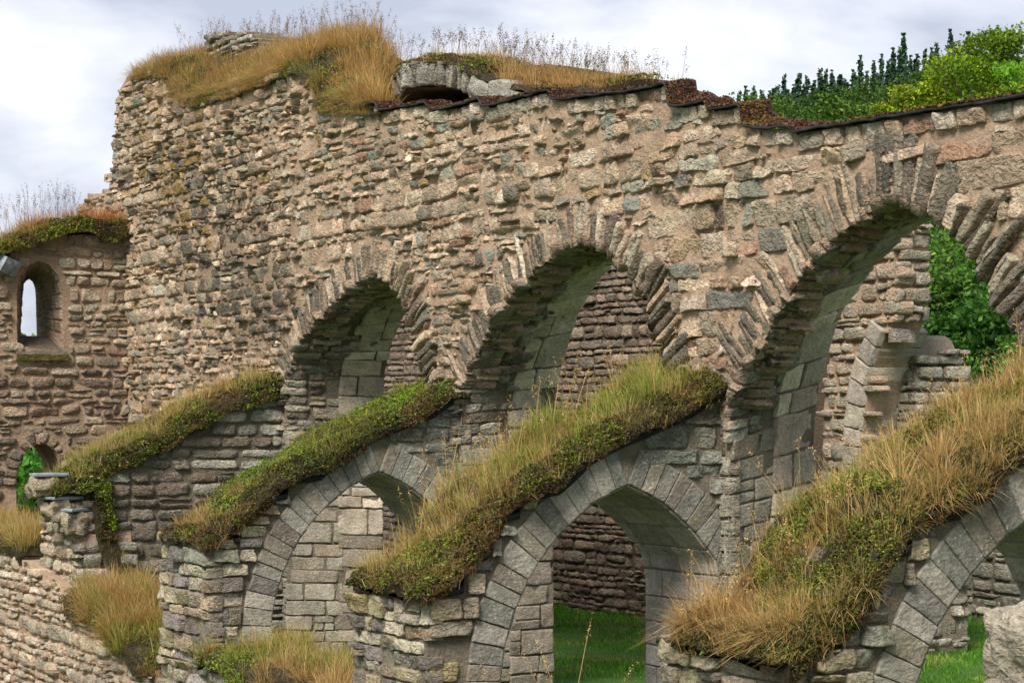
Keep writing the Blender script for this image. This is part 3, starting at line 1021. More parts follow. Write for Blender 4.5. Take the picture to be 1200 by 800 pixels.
def ring_outer(pts, wd):
    pts = np.array(pts, float)
    r = []
    for i in range(len(pts)):
        t = pts[min(i + 1, len(pts) - 1)] - pts[max(i - 1, 0)]
        nn = np.array([-t[1], t[0]])
        nn /= np.linalg.norm(nn)
        if np.dot(nn, pts[i] - np.array([-.95, 1.0])) < 0:
            nn = -nn
        r.append(pts[i] + nn * wd)
    return np.array(r)

buttress(5.0, 1.76, 'arched buttress wall with a mostly moss green top, left of the middle')
buttress(10.0, 1.62, 'arched buttress wall with tall yellow green grass, framing the lawn')
buttress(15.0, 1.58, 'largest arched buttress wall, topped with thick golden grass at the right', dy=.12)

# first buttress: plain ruined wall without an arch
def end_face(mb, X, y0, y1, z0, z1, pal, seed, ch=.15, ln=.3):
    Q = courses(y0 - .1, y1 + .1, z0, z1, ch, ln, .016, .08, .02, .24, .34, .01, seed=seed)
    Q[:, :, 0] = np.clip(Q[:, :, 0], y0 - .04, y1 + .03)
    Q = Q[(Q[:, :, 0].max(1) - Q[:, :, 0].min(1) > .08) & (Q[:, :, 1].max(1) < z1 + .05)]
    n = len(Q)
    stones(mb, Q, xmap(X), R.uniform(.01, .12, n), .12, palette(n, *pal), 9, 7, .035, (0, .2), (.2, .5), .012, .014, 0, 11)

def ruined_buttress():
    root = empty('buttress_wall', (-.6, -1.4, 0), 'ruined buttress wall without an arch, beside the round headed window', 'buttress wall', 'stepped buttress walls of the ruined side aisle')
    top = [onX(*p, 0.0) for p in [(335, 458), (300, 466), (240, 492), (200, 520), (160, 536), (140, 548), (122, 560), (110, 580), (104, 600), (98, 640), (92, 690)]]
    out = [(.02, -.15), (.02, top[0][1])] + top + [(top[-1][0], -.15)]
    fm = xmap(0.0)
    mb = MB()
    slab(mb, out, [], fm, 1.3, 0.13, 0.03, GREYM * .8)
    mb.build('wall_core', M_MORTAR, root)
    Q = courses(-2.9, .0, -.1, 3.6, 0.155, 0.36, 0.018, 0.08, 0.03, 0.24, 0.36, 0.012, seed=33)
    Q, edge = keep(Q, lambda u, v: pip(u, v, np.array(out)), 2)
    n = len(Q)
    c = Q.mean(1)
    cols = palette(n, *PAL_DARK)
    g = palette(n, *PAL_GREY)
    pk = R.random(n) < 0.18 + 0.5 * smooth((c[:, 0] + .8) / .5) + 0.5 * smooth((-2.0 - c[:, 0]) / .4)
    cols[pk] = g[pk]
    mb = MB()
    stones(mb, Q, fm, R.uniform(0.015, 0.06, n), np.where(edge, .3, .05), cols, 9, 7, 0.035, (0.06, 0.3), (0.25, 0.7), 0.012, 0.014)
    # end pier facing -Y, stepping down
    endp = [(-1.35, -.1), (.06, -.1), (.06, 1.5), (-.1, 1.9), (-.2, 2.3), (-.55, 2.35), (-.6, 2.1), (-1.35, 2.1)]
    pm = MB()
    slab(pm, endp, [], ymap(-2.72), 0.7, 0.15, 0.02, TAN * .85)
    Q = courses(-1.5, .3, -.1, 2.7, 0.15, 0.3, 0.02, 0.1, 0.03, 0.24, 0.36, 0.012, seed=34)
    Q, edge = keep(Q, lambda u, v: pip(u, v, np.array(endp)), 2)
    n = len(Q)
    stones(mb, Q, ymap(-2.72), R.uniform(0.02, 0.08, n), np.where(edge, .4, .1), palette(n, *PAL_WARM), 9, 7, 0.04, (0.1, 0.4), (0.25, 0.8), 0.015, 0.016)
    end_face(mb, .06, -2.72, -1.98, -.1, 1.5, PAL_GREY, 35)
    mb.build('coursed_facing', M_STONE_P, root)
    pm.build('pier_core', M_MORTAR, root)
ruined_buttress()

# ================================================================== facade wall with the window (left)
XF = -6.3
def facade():
    root = empty('aisle_end_wall', (XF - .5, -2, 0), 'lower end wall with a narrow round headed window and a small arch', 'ruined wall')
    fm = xmap(XF)
    P = lambda *a: [onX(px, py, XF) for px, py in a]
    top = P((148, 272), (110, 274), (70, 276), (40, 282), (18, 290), (12, 296), (10, 320), (-4, 322), (-60, 330))
    out = np.array([(.05, -.2), (.05, top[0][1])] + top + [(top[-1][0], -.2)])
    niche = P((20, 405), (20, 340), (23, 324), (31, 312), (44, 306), (57, 310), (67, 322), (73, 338), (75, 412))
    T = 1.0
    slit = [onX(px, py, XF - T) for px, py in ((24, 393), (26, 345), (27, 334), (30, 329), (34, 327), (38, 330), (41, 337), (42, 350), (43, 394))]
    archo = P((20, 640), (19, 570), (22, 545), (30, 528), (42, 520), (54, 520), (64, 527), (71, 540), (73, 560), (74, 640))
    archo = [(archo[0][0], -.1)] + archo[1:-1] + [(archo[-1][0], -.1)]
    mb = MB()
    slab(mb, out, [niche, archo], fm, T, 0.13, 0.03, TAN * 0.8, None, [slit, archo])
    mb.build('wall_core', M_MORTAR, root)
    ro = ring_outer2(archo, 0.2, (np.mean([p[0] for p in archo]), 1.9))
    ni = ring_outer2(niche, 0.06, tuple(np.mean(niche, 0)))
    def ins(u, v):
        return pip(u, v, out) & ~pip(u, v, ni) & ~pip(u, v, ro)
    Q = courses(-4.2, .0, -.1, 6.1, 0.15, 0.30, 0.025, 0.18, 0.05, 0.26, 0.36, 0.014, seed=21)
    Q, edge = keep(Q, ins, 3)
    n = len(Q)
    c = Q.mean(1)
    cols = palette(n, *PAL_WARM) * 0.85
    br = palette(n, *PAL_BROWN)
    pk = R.random(n) < smooth((4.1 - c[:, 1]) / .6) * .85
    cols[pk] = br[pk]
    mb = MB()
    stones(mb, Q, fm, R.lognormal(math.log(.035), .4, n), np.where(edge, .15, .04), cols, 9, 7, 0.045, (0.1, 0.5), (0.25, 0.8), 0.014, 0.016)
    mb.build('rubble_facing', M_STONE, root)
    lf = Loft(niche, slit, fm, T)
    wf = empty_part = MB()
    lf.base(wf, TAN * 0.85, 0.012)
    Qa = courses(0.05, T, 0.0, lf.L, 0.2, 0.4, 0.02, 0.0, 0.0, 0.15, 0.2, 0.006, seed=4)[:, :, ::-1][:, [0, 3, 2, 1]]
    Qa[:, :, 1] = np.clip(Qa[:, :, 1], 0.03, T - .01)
    Qa = Qa[((Qa[:, :, 1].max(1) - Qa[:, :, 1].min(1)) > .1) & (Qa[:, :, 0].max(1) < lf.L - .05) & (Qa[:, :, 0].min(1) > 0)]
    n = len(Qa)
    stones(wf, Qa, lf, 0.012, 0.03, palette(n, [(150, 134, 114), (136, 122, 104), (146, 128, 112)], [2, 2, 1], .08), 9, 7, 0.01, (.05, .2), (.3, .5), .004, .005)
    wo = wf.build('window_niche', [M_STONE, M_MORTAR], root)
    # sill: a sloping slab
    a, b = P((17, 418))[0], P((78, 420))[0]
    y0, y1 = a[0], b[0]
    z0 = a[1]
    sm = MB()
    n1, n2 = 16, 8
    Y, S = np.meshgrid(np.linspace(y0, y1, n1), np.linspace(0, 1, n2), indexing='xy')
    Xs = XF + .13 - S * .75
    Zs = z0 + .04 + S * .30 + .012 * fbm(Y * 9, S * 6, 1, 3, 81)
    i, j = np.meshgrid(np.arange(n1 - 1), np.arange(n2 - 1), indexing='xy')
    f = (j * n1 + i).ravel()
    F = np.stack([f, f + 1, f + 1 + n1, f + n1], 1)
    sm.add(np.stack([Xs, Y, Zs], -1), F, lin(96, 88, 76))
    Yf, Sf = np.meshgrid(np.linspace(y0, y1, n1), [0, 1], indexing='xy')
    sm.add(np.stack([np.where(Sf > 0, XF + .13, XF + .10), Yf, np.where(Sf > 0, z0 + .04 + .012 * fbm(Yf * 9, 0, 1, 3, 81), z0 - .05)], -1), np.stack([np.arange(n1 - 1), np.arange(1, n1), np.arange(n1 + 1, 2 * n1), np.arange(n1, 2 * n1 - 1)], 1), lin(112, 100, 60))
    sm.add(np.stack([np.where(Sf > 0, XF + .10, XF - .3), Yf, z0 - .05 + 0 * Yf], -1), np.stack([np.arange(n1 - 1), np.arange(1, n1), np.arange(n1 + 1, 2 * n1), np.arange(n1, 2 * n1 - 1)], 1), lin(90, 82, 70))
    sm.build('window_sill', M_STONE_N, root)
    lf = Loft(archo, archo, fm, T)
    am = MB()
    lf.base(am, TAN * .7, .02)
    Q = ring_quads(archo[1:-1], 0.2, 0.12, .02, 0, None, 0, .12, .2, .01)
    n = len(Q)
    stones(am, Q, fm, .03, .1, palette(n, *PAL_BROWN), 7, 7, .02, (.1, .4), (.3, .7), .008, .01)
    am.build('arch_ring', [M_STONE, M_MORTAR], root)
def ring_outer2(pts, wd, c):
    pts = np.array(pts, float)
    r = []
    for i in range(len(pts)):
        t = pts[min(i + 1, len(pts) - 1)] - pts[max(i - 1, 0)]
        nn = np.array([-t[1], t[0]])
        nn /= np.linalg.norm(nn) + 1e-9
        if np.dot(nn, pts[i] - np.array(c)) < 0:
            nn = -nn
        r.append(pts[i] + nn * wd)
    return np.array(r)
facade()

# ================================================================== other masonry: plain coursed walls
def plain_wall(name, label, fm, outline, loc, thick, ch, ln, pal, mort, seed, prot=(.015, .05), rough=.025, gap=.018, need=3, core='wall_core', face='coursed_facing', cat='ruined wall', rnd=(.06, .35), pale=None, smat=None, edge_sink=.2, root=None):
    out = np.array(outline)
    if root is None:
        root = empty(name, loc, label, cat)
    mb = MB()
    slab(mb, out, [], fm, thick, 0.18, 0.02, mort)
    mb.build(core, M_MORTAR, root)
    lo, hi = out.min(0), out.max(0)
    Q = courses(lo[0] - .2, hi[0] + .2, max(lo[1], -1.3), hi[1] + .1, ch, ln, gap, .16, .05, .32, .46, .012, seed=seed)
    Q, edge = keep(Q, lambda u, v: pip(u, v, out), need)
    n = len(Q)
    mb = MB()
    stones(mb, Q, fm, R.uniform(prot[0], prot[1], n), np.where(edge, edge_sink, .04), palette(n, *pal), 9, 7, rough * 1.3, rnd, (.25, .7), .01, .014)
    mb.build(face, smat or M_STONE_P, root)
    return root
YB = 6.5
plain_wall('far_nave_wall', 'dark brown far wall of the nave, seen through the middle arch above the lawn', ymap(YB),
           [(-14, -.2), (1.6, -.2), (1.6, 4.0), (1.2, 5.6), (-3, 6.2), (-14, 6.4)], (-6, YB, 0), 1.0, .128, .30, PAL_BROWN, lin(104, 90, 78), 61, (.01, .06), .03, smat=M_STONE_D)
plain_wall('grey_nave_wall', 'low grey coursed wall beyond the lawn, seen through the right hand buttress arch', ymap(10.9),
           [(-6, -.2), (9.5, -.2), (9.5, 1.8), (-6, 2.0)], (0, 10.9, 0), .9, .17, .4, PAL_GREY, lin(120, 114, 104), 62, (.01, .05), .03)

# ruined transept pier beyond the right-hand arch, with the springer of a broken arch
def transept_pier():
    root = empty('transept_pier', (3.6, YB + .5, 0), 'pale ruined pier with a broken arch springer, seen through the right nave arch', 'ruined pier')
    P = lambda *a: [onY(px, py, YB) for px, py in a]
    PT = ([(176, 162, 144), (160, 148, 132), (152, 144, 130), (168, 150, 130)], [3, 3, 2, 2])
    curve = P((1008, 560), (1011, 500), (1018, 450), (1030, 412), (1040, 388))
    outl = P((964, 560), (966, 480), (972, 420), (980, 360), (990, 300), (1000, 240)) + P((1050, 240), (1049, 290), (1048, 330), (1046, 376)) + curve[::-1]
    outl = [(outl[0][0], -.1)] + outl + [(curve[0][0], -.1)]
    plain_wall('', '', ymap(YB), outl, None, .5, .15, .32, PT, TAN, 63, (.01, .07), .03, need=2, root=root, smat=M_STONE_T)
    mb = MB()
    end_face(mb, onY(1049, 330, YB)[0], YB, YB + .5, onY(1046, 378, YB)[1], onY(1050, 240, YB)[1], PT, 71)
    mb.build('broken_end', M_STONE_T, root)
    mb = MB()
    Q = ring_quads([(curve[0][0], 0.3)] + curve, .30, .26, .010, 0, None, 0.0, .05, .15, 0)
    n = len(Q)
    stones(mb, Q, ymap(YB - .05), .04, .7, palette(n, [(160, 151, 138), (146, 139, 128)], [1, 1], .08), 'a', 'a', .012, (.0, .08), (.2, .4), .005, .006)
    mb.build('arch_springer', M_ASHLAR, root)
    o2 = [(onY(*p, YB + .55)) for p in ((1010, 560), (1020, 470), (1040, 404), (1050, 392), (1058, 398), (1066, 420), (1074, 450), (1076, 560))]
    o2 = [(o2[0][0], -.1)] + o2 + [(o2[-1][0], -.1)]
    plain_wall('', '', ymap(YB + .55), o2, None, .8, .12, .3, PAL_GREY, GREYM, 64, (.01, .05), .03, need=2, root=root, core='inner_core', face='inner_facing')
    mb = MB()
    end_face(mb, onY(1074, 480, YB + .55)[0], YB + .55, YB + 1.35, -.1, onY(1062, 410, YB + .55)[1], PAL_GREY, 72)
    mb.build('inner_end', M_STONE_P, root)
    mb = MB()
    a, b = onY(1036, 388, YB - .1), onY(1052, 384, YB - .1)
    fm = lambda u, v, h: np.stack(np.broadcast_arrays(u, YB - .06 + v, b[1] - .05 + h), -1)
    stones(mb, [[(a[0], 0), (b[0] - .16, .05), (b[0] - .2, .42), (a[0], .45)]], fm, .05, .12, palette(1, [(150, 142, 130)], [1]), 'c', 'c', .03, (.1, .2), (.2, .4))
    mb.build('capping_stone', M_STONE_N, root)
transept_pier()

# low outer walls between the pier ends
YO = -2.88
plain_wall('low_outer_wall', 'pale rubble outer wall with a top falling to the right, at the lower left', ymap(YO),
           [(-9, -1.4), (3.52, -1.4), (3.5, .30), (2.2, .52), (1.2, .75), (.25, .96), (-1.4, 1.15), (-3.2, 1.33), (-9, 1.4)], (-2, YO, 0), .8, .125, .24,
           PAL_WARM, TAN, 65, (.02, .08), .035, .020, rnd=(.1, .45), smat=M_STONE_T)
plain_wall('low_outer_wall', 'low grass covered outer wall below the left buttress arch', ymap(YO),
           [(5.1, -.2), (8.5, -.2), (8.5, .55), (5.1, .66)], (6.8, YO, 0), .9, .14, .28, PAL_PIER, GREYM, 66)
plain_wall('low_outer_wall', 'low outer wall at the foot of the middle arch, hidden under dry stalks', ymap(YO),
           [(10.1, -.2), (13.5, -.2), (13.5, .62), (10.1, .72)], (11.8, YO, 0), .9, .14, .28, PAL_PIER, GREYM, 67)

# ================================================================== vault remnant on top of the wall
def vault():
    root = empty('vault_remnant', (2.5, 1.5, 6.2), 'broken rubble vault with radiating stones on top of the nave wall', 'vault')
    YV = .85
    P = lambda *a: [onY(px, py, YV) for px, py in a]
    intr = P((462, 140), (465, 122), (470, 111), (480, 105), (500, 102), (520, 103), (538, 107), (552, 114), (566, 130))
    mb = MB()
    Q = ring_quads(intr, .29, .11, .012, 0, None, 0.02, .08, .35, .02, .0)
    n = len(Q)
    cols = palette(n, [(150, 148, 138), (136, 134, 124), (160, 156, 144), (120, 116, 106)], [3, 3, 2, 2], .1)
    stones(mb, Q, ymap(YV), R.uniform(.02, .10, n), .5, cols, 7, 'c', .04, (.0, .2), (.2, .5), .02, .014)
    Q = np.array([[onY(*p, YV - .1) for p in ((566, 121), (594, 119), (592, 92), (568, 92))], [onY(*p, YV - .05) for p in ((594, 120), (616, 116), (612, 108), (594, 104))],
                  [onY(*p, YV - .1) for p in ((544, 112), (566, 120), (572, 98), (550, 88))]])
    stones(mb, Q, ymap(YV), .1, .5, palette(3, [(150, 148, 138)], [1]), 9, 9, .05, (.3, .6), (.4, .7), .02, .02)
    mb.build('vault_ring', M_STONE_N, root)
    lf = Loft(intr, intr, ymap(YV), 1.6)
    mb = MB()
    lf.base(mb, lin(84, 78, 68), .03)
    o = [(intr[0][0] - .5, 6.0), (intr[-1][0] + .6, 6.0), (intr[-1][0] + .6, 6.9), (intr[4][0], 7.35), (intr[0][0] - .5, 7.0)]
    slab(mb, o, [], ymap(YV + 1.6), .3, .2, .04, lin(84, 78, 68), mi=1)
    mb.build('vault_shell', [M_STONE, M_MORTAR], root)
    # hump of rubble fill carrying the mound
vault()
def chunk():
    root = empty('masonry_stump', (-4.2, 1.2, 8.3), 'small stump of stacked stones sticking out of the golden grass mound', 'stones')
    P = [onY(*p, .9) for p in ((238, 64), (306, 64), (304, 48), (296, 41), (268, 37), (250, 41), (240, 50))]
    P = [(P[0][0], P[0][1] - .5), (P[1][0], P[1][1] - .5)] + P[2:]
    plain_wall('', '', ymap(.9), P, None, .8, .14, .4, PAL_GREY, lin(110, 100, 84), 68, (.02, .1), .05, need=2, root=root, edge_sink=.5)
chunk()

# ================================================================== vegetation builders
UP = np.array([0, 0, 1.0])
def blades(mb, P, h, lean, width, cols, bend=0.5, tipcol=None):
    """curved grass blades; P (n,3), h (n,), lean (n,2) horizontal lean of the tip as a share of h"""
    n = len(P)
    if n == 0:
        return
    t = np.array([0, .35, .72, 1.0])
    wd = np.array([1, .85, .55])
    ln = np.concatenate([lean, np.zeros((n, 1))], 1)
    m = np.linalg.norm(lean, axis=1)
    up = np.sqrt(np.maximum(1 - np.minimum(m * .8, .95) ** 2, .1))
    be = np.broadcast_to(np.asarray(bend, float), (n,))
    pts = []
    for tk in t:
        d = ln * (tk * (1 - be) + be * tk * tk)[:, None] + UP * (tk * up - be * .55 * m * tk ** 2.5)[:, None]
        pts.append(P + d * h[:, None])
    ang = R.uniform(0, math.pi, n)
    side = np.stack([np.cos(ang), np.sin(ang), np.zeros(n)], 1) * (np.broadcast_to(width, (n,)) / 2)[:, None]
    V = np.empty((n, 7, 3))
    for k in range(3):
        V[:, 2 * k] = pts[k] - side * wd[k]
        V[:, 2 * k + 1] = pts[k] + side * wd[k]
    V[:, 6] = pts[3]
    b = np.arange(n)[:, None] * 7
    q = np.concatenate([b + np.array([0, 1, 3, 2]), b + np.array([2, 3, 5, 4])])
    tr = b + np.array([4, 5, 6])
    C = np.repeat(cols[:, None], 7, 1)
    if tipcol is not None:
        k = np.array([0, 0, .35, .35, .8, .8, 1])[None, :, None]
        C = C * (1 - k) + tipcol[:, None] * k
    mb.add(V.reshape(-1, 3), [q, tr], C.reshape(-1, 3))

def leaves(mb, P, size, cols, nrm=None, flat=.5, per=1):
    """small leaf quads (diamonds) with random orientation round nrm"""
    n = len(P)
    if n == 0:
        return
    d = R.normal(0, 1, (n, 3))
    d /= np.linalg.norm(d, axis=1, keepdims=True)
    if nrm is not None:
        d = d * (1 - flat) + nrm * flat * 1.2
        d /= np.linalg.norm(d, axis=1, keepdims=True)
    a = np.cross(d, R.normal(0, 1, (n, 3)))
    a /= np.linalg.norm(a, axis=1, keepdims=True) + 1e-9
    b = np.cross(d, a)
    s = np.broadcast_to(size, (n,))[:, None]
    V = np.stack([P - a * s * .62, P - b * s * .34 + d * s * .06, P + a * s * .62, P + b * s * .34 + d * s * .06], 1)
    f = np.arange(n * 4).reshape(n, 4)
    mb.add(V.reshape(-1, 3), f, np.repeat(cols, 4, 0))

G_STRAW = [(220, 194, 140), (204, 172, 112), (184, 146, 90), (214, 186, 126), (196, 160, 104)]
G_GOLD = [(194, 152, 84), (174, 130, 66), (206, 170, 106), (152, 112, 62), (182, 146, 80)]
G_YEL = [(186, 176, 90), (162, 160, 74), (200, 186, 108), (142, 150, 66)]
G_GREEN = [(126, 146, 56), (106, 130, 46), (148, 162, 70), (94, 116, 44)]
S_GREEN = [(112, 136, 32), (92, 118, 26), (136, 152, 44), (74, 96, 24), (122, 128, 40)]
S_DARK = [(70, 78, 26), (54, 60, 20), (92, 92, 34), (80, 66, 30), (64, 48, 28)]
S_RED = [(96, 56, 42), (80, 46, 36), (112, 68, 50), (74, 56, 40), (106, 80, 54)]
def pick(n, cols, var=.10, g=.82):
    c = np.array([lin(*x) for x in cols])[R.integers(0, len(cols), n)]
    return np.clip(c * g * (1 + R.normal(0, var, (n, 1))), .004, .9)

class Turf:
    """a sod mat: P(a) centre line, side vector, half width, crown height, drop at the edges"""
    def __init__(s, line, side, w, crown, drop, seed, endround=(True, False), bump=.06):
        s.l = np.array(line, float)
        s.d = np.concatenate([[0], np.cumsum(np.linalg.norm(np.diff(s.l, axis=0), axis=1))])
        s.L = s.d[-1]
        s.side = np.array(side, float)
        s.w, s.crown, s.drop, s.seed, s.er, s.bump = w, crown, drop, seed, endround, bump
    def pt(s, a, b):
        """a in 0..1, b in -1..1"""
        a, b = np.broadcast_arrays(np.asarray(a, float), np.asarray(b, float))
        x = a * s.L
        c = np.stack([np.interp(x, s.d, s.l[:, k]) for k in range(3)], -1)
        w_ = np.interp(a, np.linspace(0, 1, len(s.w)), s.w) if np.ndim(s.w) else s.w
        ab = np.abs(b)
        inn = np.minimum(ab / .8, 1)
        w_ = w_ * (1 + .13 * fbm(x * 2.3, s.seed, np.sign(b) * 2.0, 3, 7))
        off = np.sign(b) * (inn + np.maximum(ab - .8, 0) * .12)
        cw = s.crown * (.85 + .75 * fbm(x * 1.9, s.seed, b * 1.2, 3, 8))
        z = cw * (1 - .55 * inn ** 4) - np.where(ab > .8, ((ab - .8) / .2), 0) * (s.crown * .45 + s.drop)
        e = np.ones_like(a)
        if s.er[0]:
            e = e * np.sqrt(np.clip(1 - (1 - np.clip(a * s.L / .25, 0, 1)) ** 2, 0, 1))
        if s.er[1]:
            e = e * np.sqrt(np.clip(1 - (1 - np.clip((1 - a) * s.L / .25, 0, 1)) ** 2, 0, 1))
        z = np.where(z > 0, z * e, z) - (1 - e) * .08
        z = z - np.where(ab > .8, (ab - .8) / .2, 0) * s.drop * 1.3 * (fbm(x * 2.6, s.seed, np.sign(b) * 3.0, 2, 5) + .1)
        p = c + s.side * (off * w_)[..., None] + UP * z[..., None]
        nz = fbm(p[..., 0] * 3.2, p[..., 1] * 3.2, p[..., 2] * 3.2, 3, s.seed)
        return p + (UP * .8 + s.side * (np.sign(b) * smooth((ab - .6) / .3))[..., None] * .8) * (s.bump * nz)[..., None]
    def nrm(s, a, b):
        e = .01
        da = s.pt(np.minimum(a + e, 1), b) - s.pt(np.maximum(a - e, 0), b)
        db = s.pt(a, np.minimum(b + e, 1)) - s.pt(a, np.maximum(b - e, -1))
        n = np.cross(da, db)
        n /= np.linalg.norm(n, axis=-1, keepdims=True) + 1e-9
        c = n[..., 2] < 0
        # outward: compare with centre axis
        p = s.pt(a, b)
        x = np.asarray(a) * s.L
        ctr = np.stack([np.interp(x, s.d, s.l[:, k]) for k in range(3)], -1) - UP * .3
        sg = np.sign(np.sum(n * (p - ctr), -1, keepdims=True))
        return n * sg
    def body(s):
        na, nb = max(12, int(s.L / .06)), 33
        A, B = np.meshgrid(np.linspace(0, 1, na), np.linspace(-1, 1, nb), indexing='xy')
        X = s.pt(A, B)
        i, j = np.meshgrid(np.arange(na - 1), np.arange(nb - 1), indexing='xy')
        f = (j * na + i).ravel()
        mb = MB()
        mb.add(X.reshape(-1, 3), np.stack([f, f + 1, f + 1 + na, f + na], 1))
        # closed end and underside
        for k in (0, na - 1):
            e = X[:, k]
            c = e.mean(0)
            m = MB()
            idx = np.arange(nb - 1)
            mb.add(np.concatenate([e, [c]]), np.stack([idx, idx + 1, np.full(nb - 1, nb)], 1))
        return mb
    def rnd(s, n, b0=-1, b1=1):
        return R.random(n), R.uniform(b0, b1, n)

def turf_object(tf, name, label, loc, sedum=(), grass=(), stems=(), cat='turf', group=None):
    """sedum: (count, b0, b1, a0, a1, cols, size, noise threshold); grass: (tufts, per tuft, b0, b1, a0, a1, height, spread, cols, tipcols, bias)"""
    root = empty(name, loc, label, cat, group)
    o = tf.body().build('soil_mat', M_SOIL, root)
    if sedum:
        mb = MB()
        for (n, b0, b1, a0, a1, cols, size, th) in sedum:
            n, size = int(n * 2.0), size * .66
            a, b = R.uniform(a0, a1, n), R.uniform(b0, b1, n)
            p = tf.pt(a, b)
            k = fbm(p[:, 0] * 2.2, p[:, 1] * 2.2, p[:, 2] * 2.2, 2, tf.seed + 5) > th
            a, b, p = a[k], b[k], p[k]
            nr = tf.nrm(a, b)
            # little cushions: lumps of leaves
            lump = .5 + .5 * fbm(p[:, 0] * 14, p[:, 1] * 14, p[:, 2] * 14, 2, tf.seed + 8)
            p = p + nr * (lump * .07 + R.uniform(-.01, .02, len(p)))[:, None]
            c = pick(len(p), cols, .16)
            # colour patches belong to the plants
            mixk = smooth(.5 + 1.2 * fbm(p[:, 0] * 5, p[:, 1] * 5, p[:, 2] * 5, 2, tf.seed + 9))[:, None]
            c = c * (.7 + .45 * mixk)
            br = fbm(p[:, 0] * 3.4, p[:, 1] * 3.4, p[:, 2] * 3.4, 3, tf.seed + 14) + R.normal(0, .12, len(p)) > .20
            c[br] = c[br] * .35 + pick(int(br.sum()), [(104, 78, 44), (86, 58, 42), (120, 96, 50)], .15) * .65
            leaves(mb, p, R.uniform(.7, 1.3, len(p)) * size, c, nr, .45)
        s_ = mb.build('sedum', M_SEDUM, root, False)
        s_['kind'] = 'stuff'
    if grass:
        mb = MB()
        gi = 0
        for (nt_, per, b0, b1, a0, a1, hh, spr, cols, tips, bias) in grass:
            a, b = R.uniform(a0, a1, nt_), R.uniform(b0, b1, nt_)
            gi += 1
            pk = tf.pt(a, b)
            dens = fbm(pk[:, 0] * 1.7, pk[:, 1] * 1.7, pk[:, 2] * 1.7, 2, tf.seed + 20 + gi) * 1.6 + R.normal(0, .25, nt_)
            for i in np.nonzero(dens > -.22)[0]:
                n = max(4, int(per * 1.5 * R.uniform(.4, 1.5)))
                p0 = tf.pt(a[i], b[i])
                r = np.abs(R.normal(0, spr, n))
                th = R.uniform(0, 2 * math.pi, n)
                off = np.stack([np.cos(th), np.sin(th)], 1)
                P = p0 + np.concatenate([off * r[:, None], np.zeros((n, 1))], 1) - UP * .03
                h = hh * R.uniform(.45, 1.15, n) * R.uniform(.7, 1.25)
                lean = off * R.uniform(.05, .95, n)[:, None] + np.array(bias)[:2] * R.uniform(.3, 1.2, n)[:, None]
                c = pick(n, cols, .16) * R.uniform(.72, 1.18)
                t = pick(n, tips, .14)
                blades(mb, P, h, lean, R.uniform(.0022, .0048, n) * (1.0 + hh), c, R.uniform(.5, 1.0, n), t)
        g_ = mb.build('grass', M_BLADE, root)
        g_['kind'] = 'stuff'
    if stems:
        mb = MB()
        for (n, b0, b1, a0, a1, hh, cols) in stems:
            a, b = R.uniform(a0, a1, n), R.uniform(b0, b1, n)
            P = tf.pt(a, b)
            seed_stems(mb, P, hh * R.uniform(.6, 1.15, n), cols)
        g_ = mb.build('seed_stalks', M_BLADE, root)
        g_['kind'] = 'stuff'
    return root

def seed_stems(mb, P, h, cols, width=.006):
    n = len(P)
    lean = R.normal(0, .22, (n, 2))
    c = pick(n, G_STRAW, .1, .6)
    blades(mb, P, h, lean, width, c, .3, pick(n, cols, .1, .8))
    # panicles
    m = 26
    t = np.repeat(R.uniform(.72, 1.0, (n, m))[..., None], 1, 2)
    ln = np.concatenate([lean, np.zeros((n, 1))], 1)
    t0 = t[..., 0]
    d = ln[:, None] * (t0 * .7 + .3 * t0 * t0)[..., None] + UP * (t0 * np.sqrt(1 - np.minimum(np.linalg.norm(lean, axis=1) * .8, .9) ** 2)[:, None])[..., None]
    p = P[:, None] + d * h[:, None, None]
    p = p + R.normal(0, .012, p.shape)
    leaves(mb, p.reshape(-1, 3), .013, pick(n * m, cols, .15, .8), None)

SEEDC = [(140, 112, 96), (120, 96, 92), (160, 132, 104), (104, 84, 84)]

# ------------------------------------------------------------------ turf on the buttress walls
def fin_line(X, z0, ctr=.68, raise_=.035, end=-2.90):
    pr = fin_profile(z0)
    ys = np.linspace(end, .05, 26)
    P = np.array(pr)
    # smooth the steps under the sod
    z = np.interp(ys, P[:, 0], P[:, 1])
    z = np.convolve(np.pad(z, 1, mode='edge'), np.ones(3) / 3, 'valid')
    z[0:2] = z0
    return np.stack([np.full(26, X - ctr), ys, z + raise_], 1)

t2 = Turf(fin_line(5.0, 1.76, .57), (1, 0, 0), .62, .12, .05, 101, bump=.09)
turf_object(t2, 'turf_sod', 'bright green stonecrop turf with little grass on the left arched buttress', (4.3, -1.4, 2.5),
            sedum=((13000, -1, .9, 0, 1, S_GREEN, .030, -.3), (6000, .4, 1, 0, 1, S_DARK, .028, -.3), (5000, .84, 1, 0, 1, [(62, 44, 36), (46, 36, 30), (82, 58, 46), (58, 50, 34)], .032, -.7), (1500, -1, 1, 0, .03, S_DARK, .03, -.7), (9000, .3, 1, 0, 1, S_DARK + [(96, 84, 44), (78, 70, 36)], .026, -1), (2500, -1, 1, .7, 1, [(120, 170, 30), (140, 190, 40)], .028, .25)),
            grass=((95, 26, -.9, .9, .45, 1.0, .20, .05, G_GREEN, G_YEL, (.05, -.1)), (70, 30, -.9, 1, 0, .24, .2, .05, G_GOLD, G_STRAW, (.0, -.35)), (130, 22, -1, .95, 0, 1, .10, .09, [(140, 116, 76), (116, 96, 60)], G_YEL, (.2, -.5)), (50, 20, -.9, .7, .2, .8, .14, .05, G_GREEN, G_STRAW, (0, -.1))),
            group='turf caps on the stepped buttress walls')
t3 = Turf(fin_line(10.0, 1.62, .63), (1, 0, 0), .68, .14, .05, 102, bump=.10)
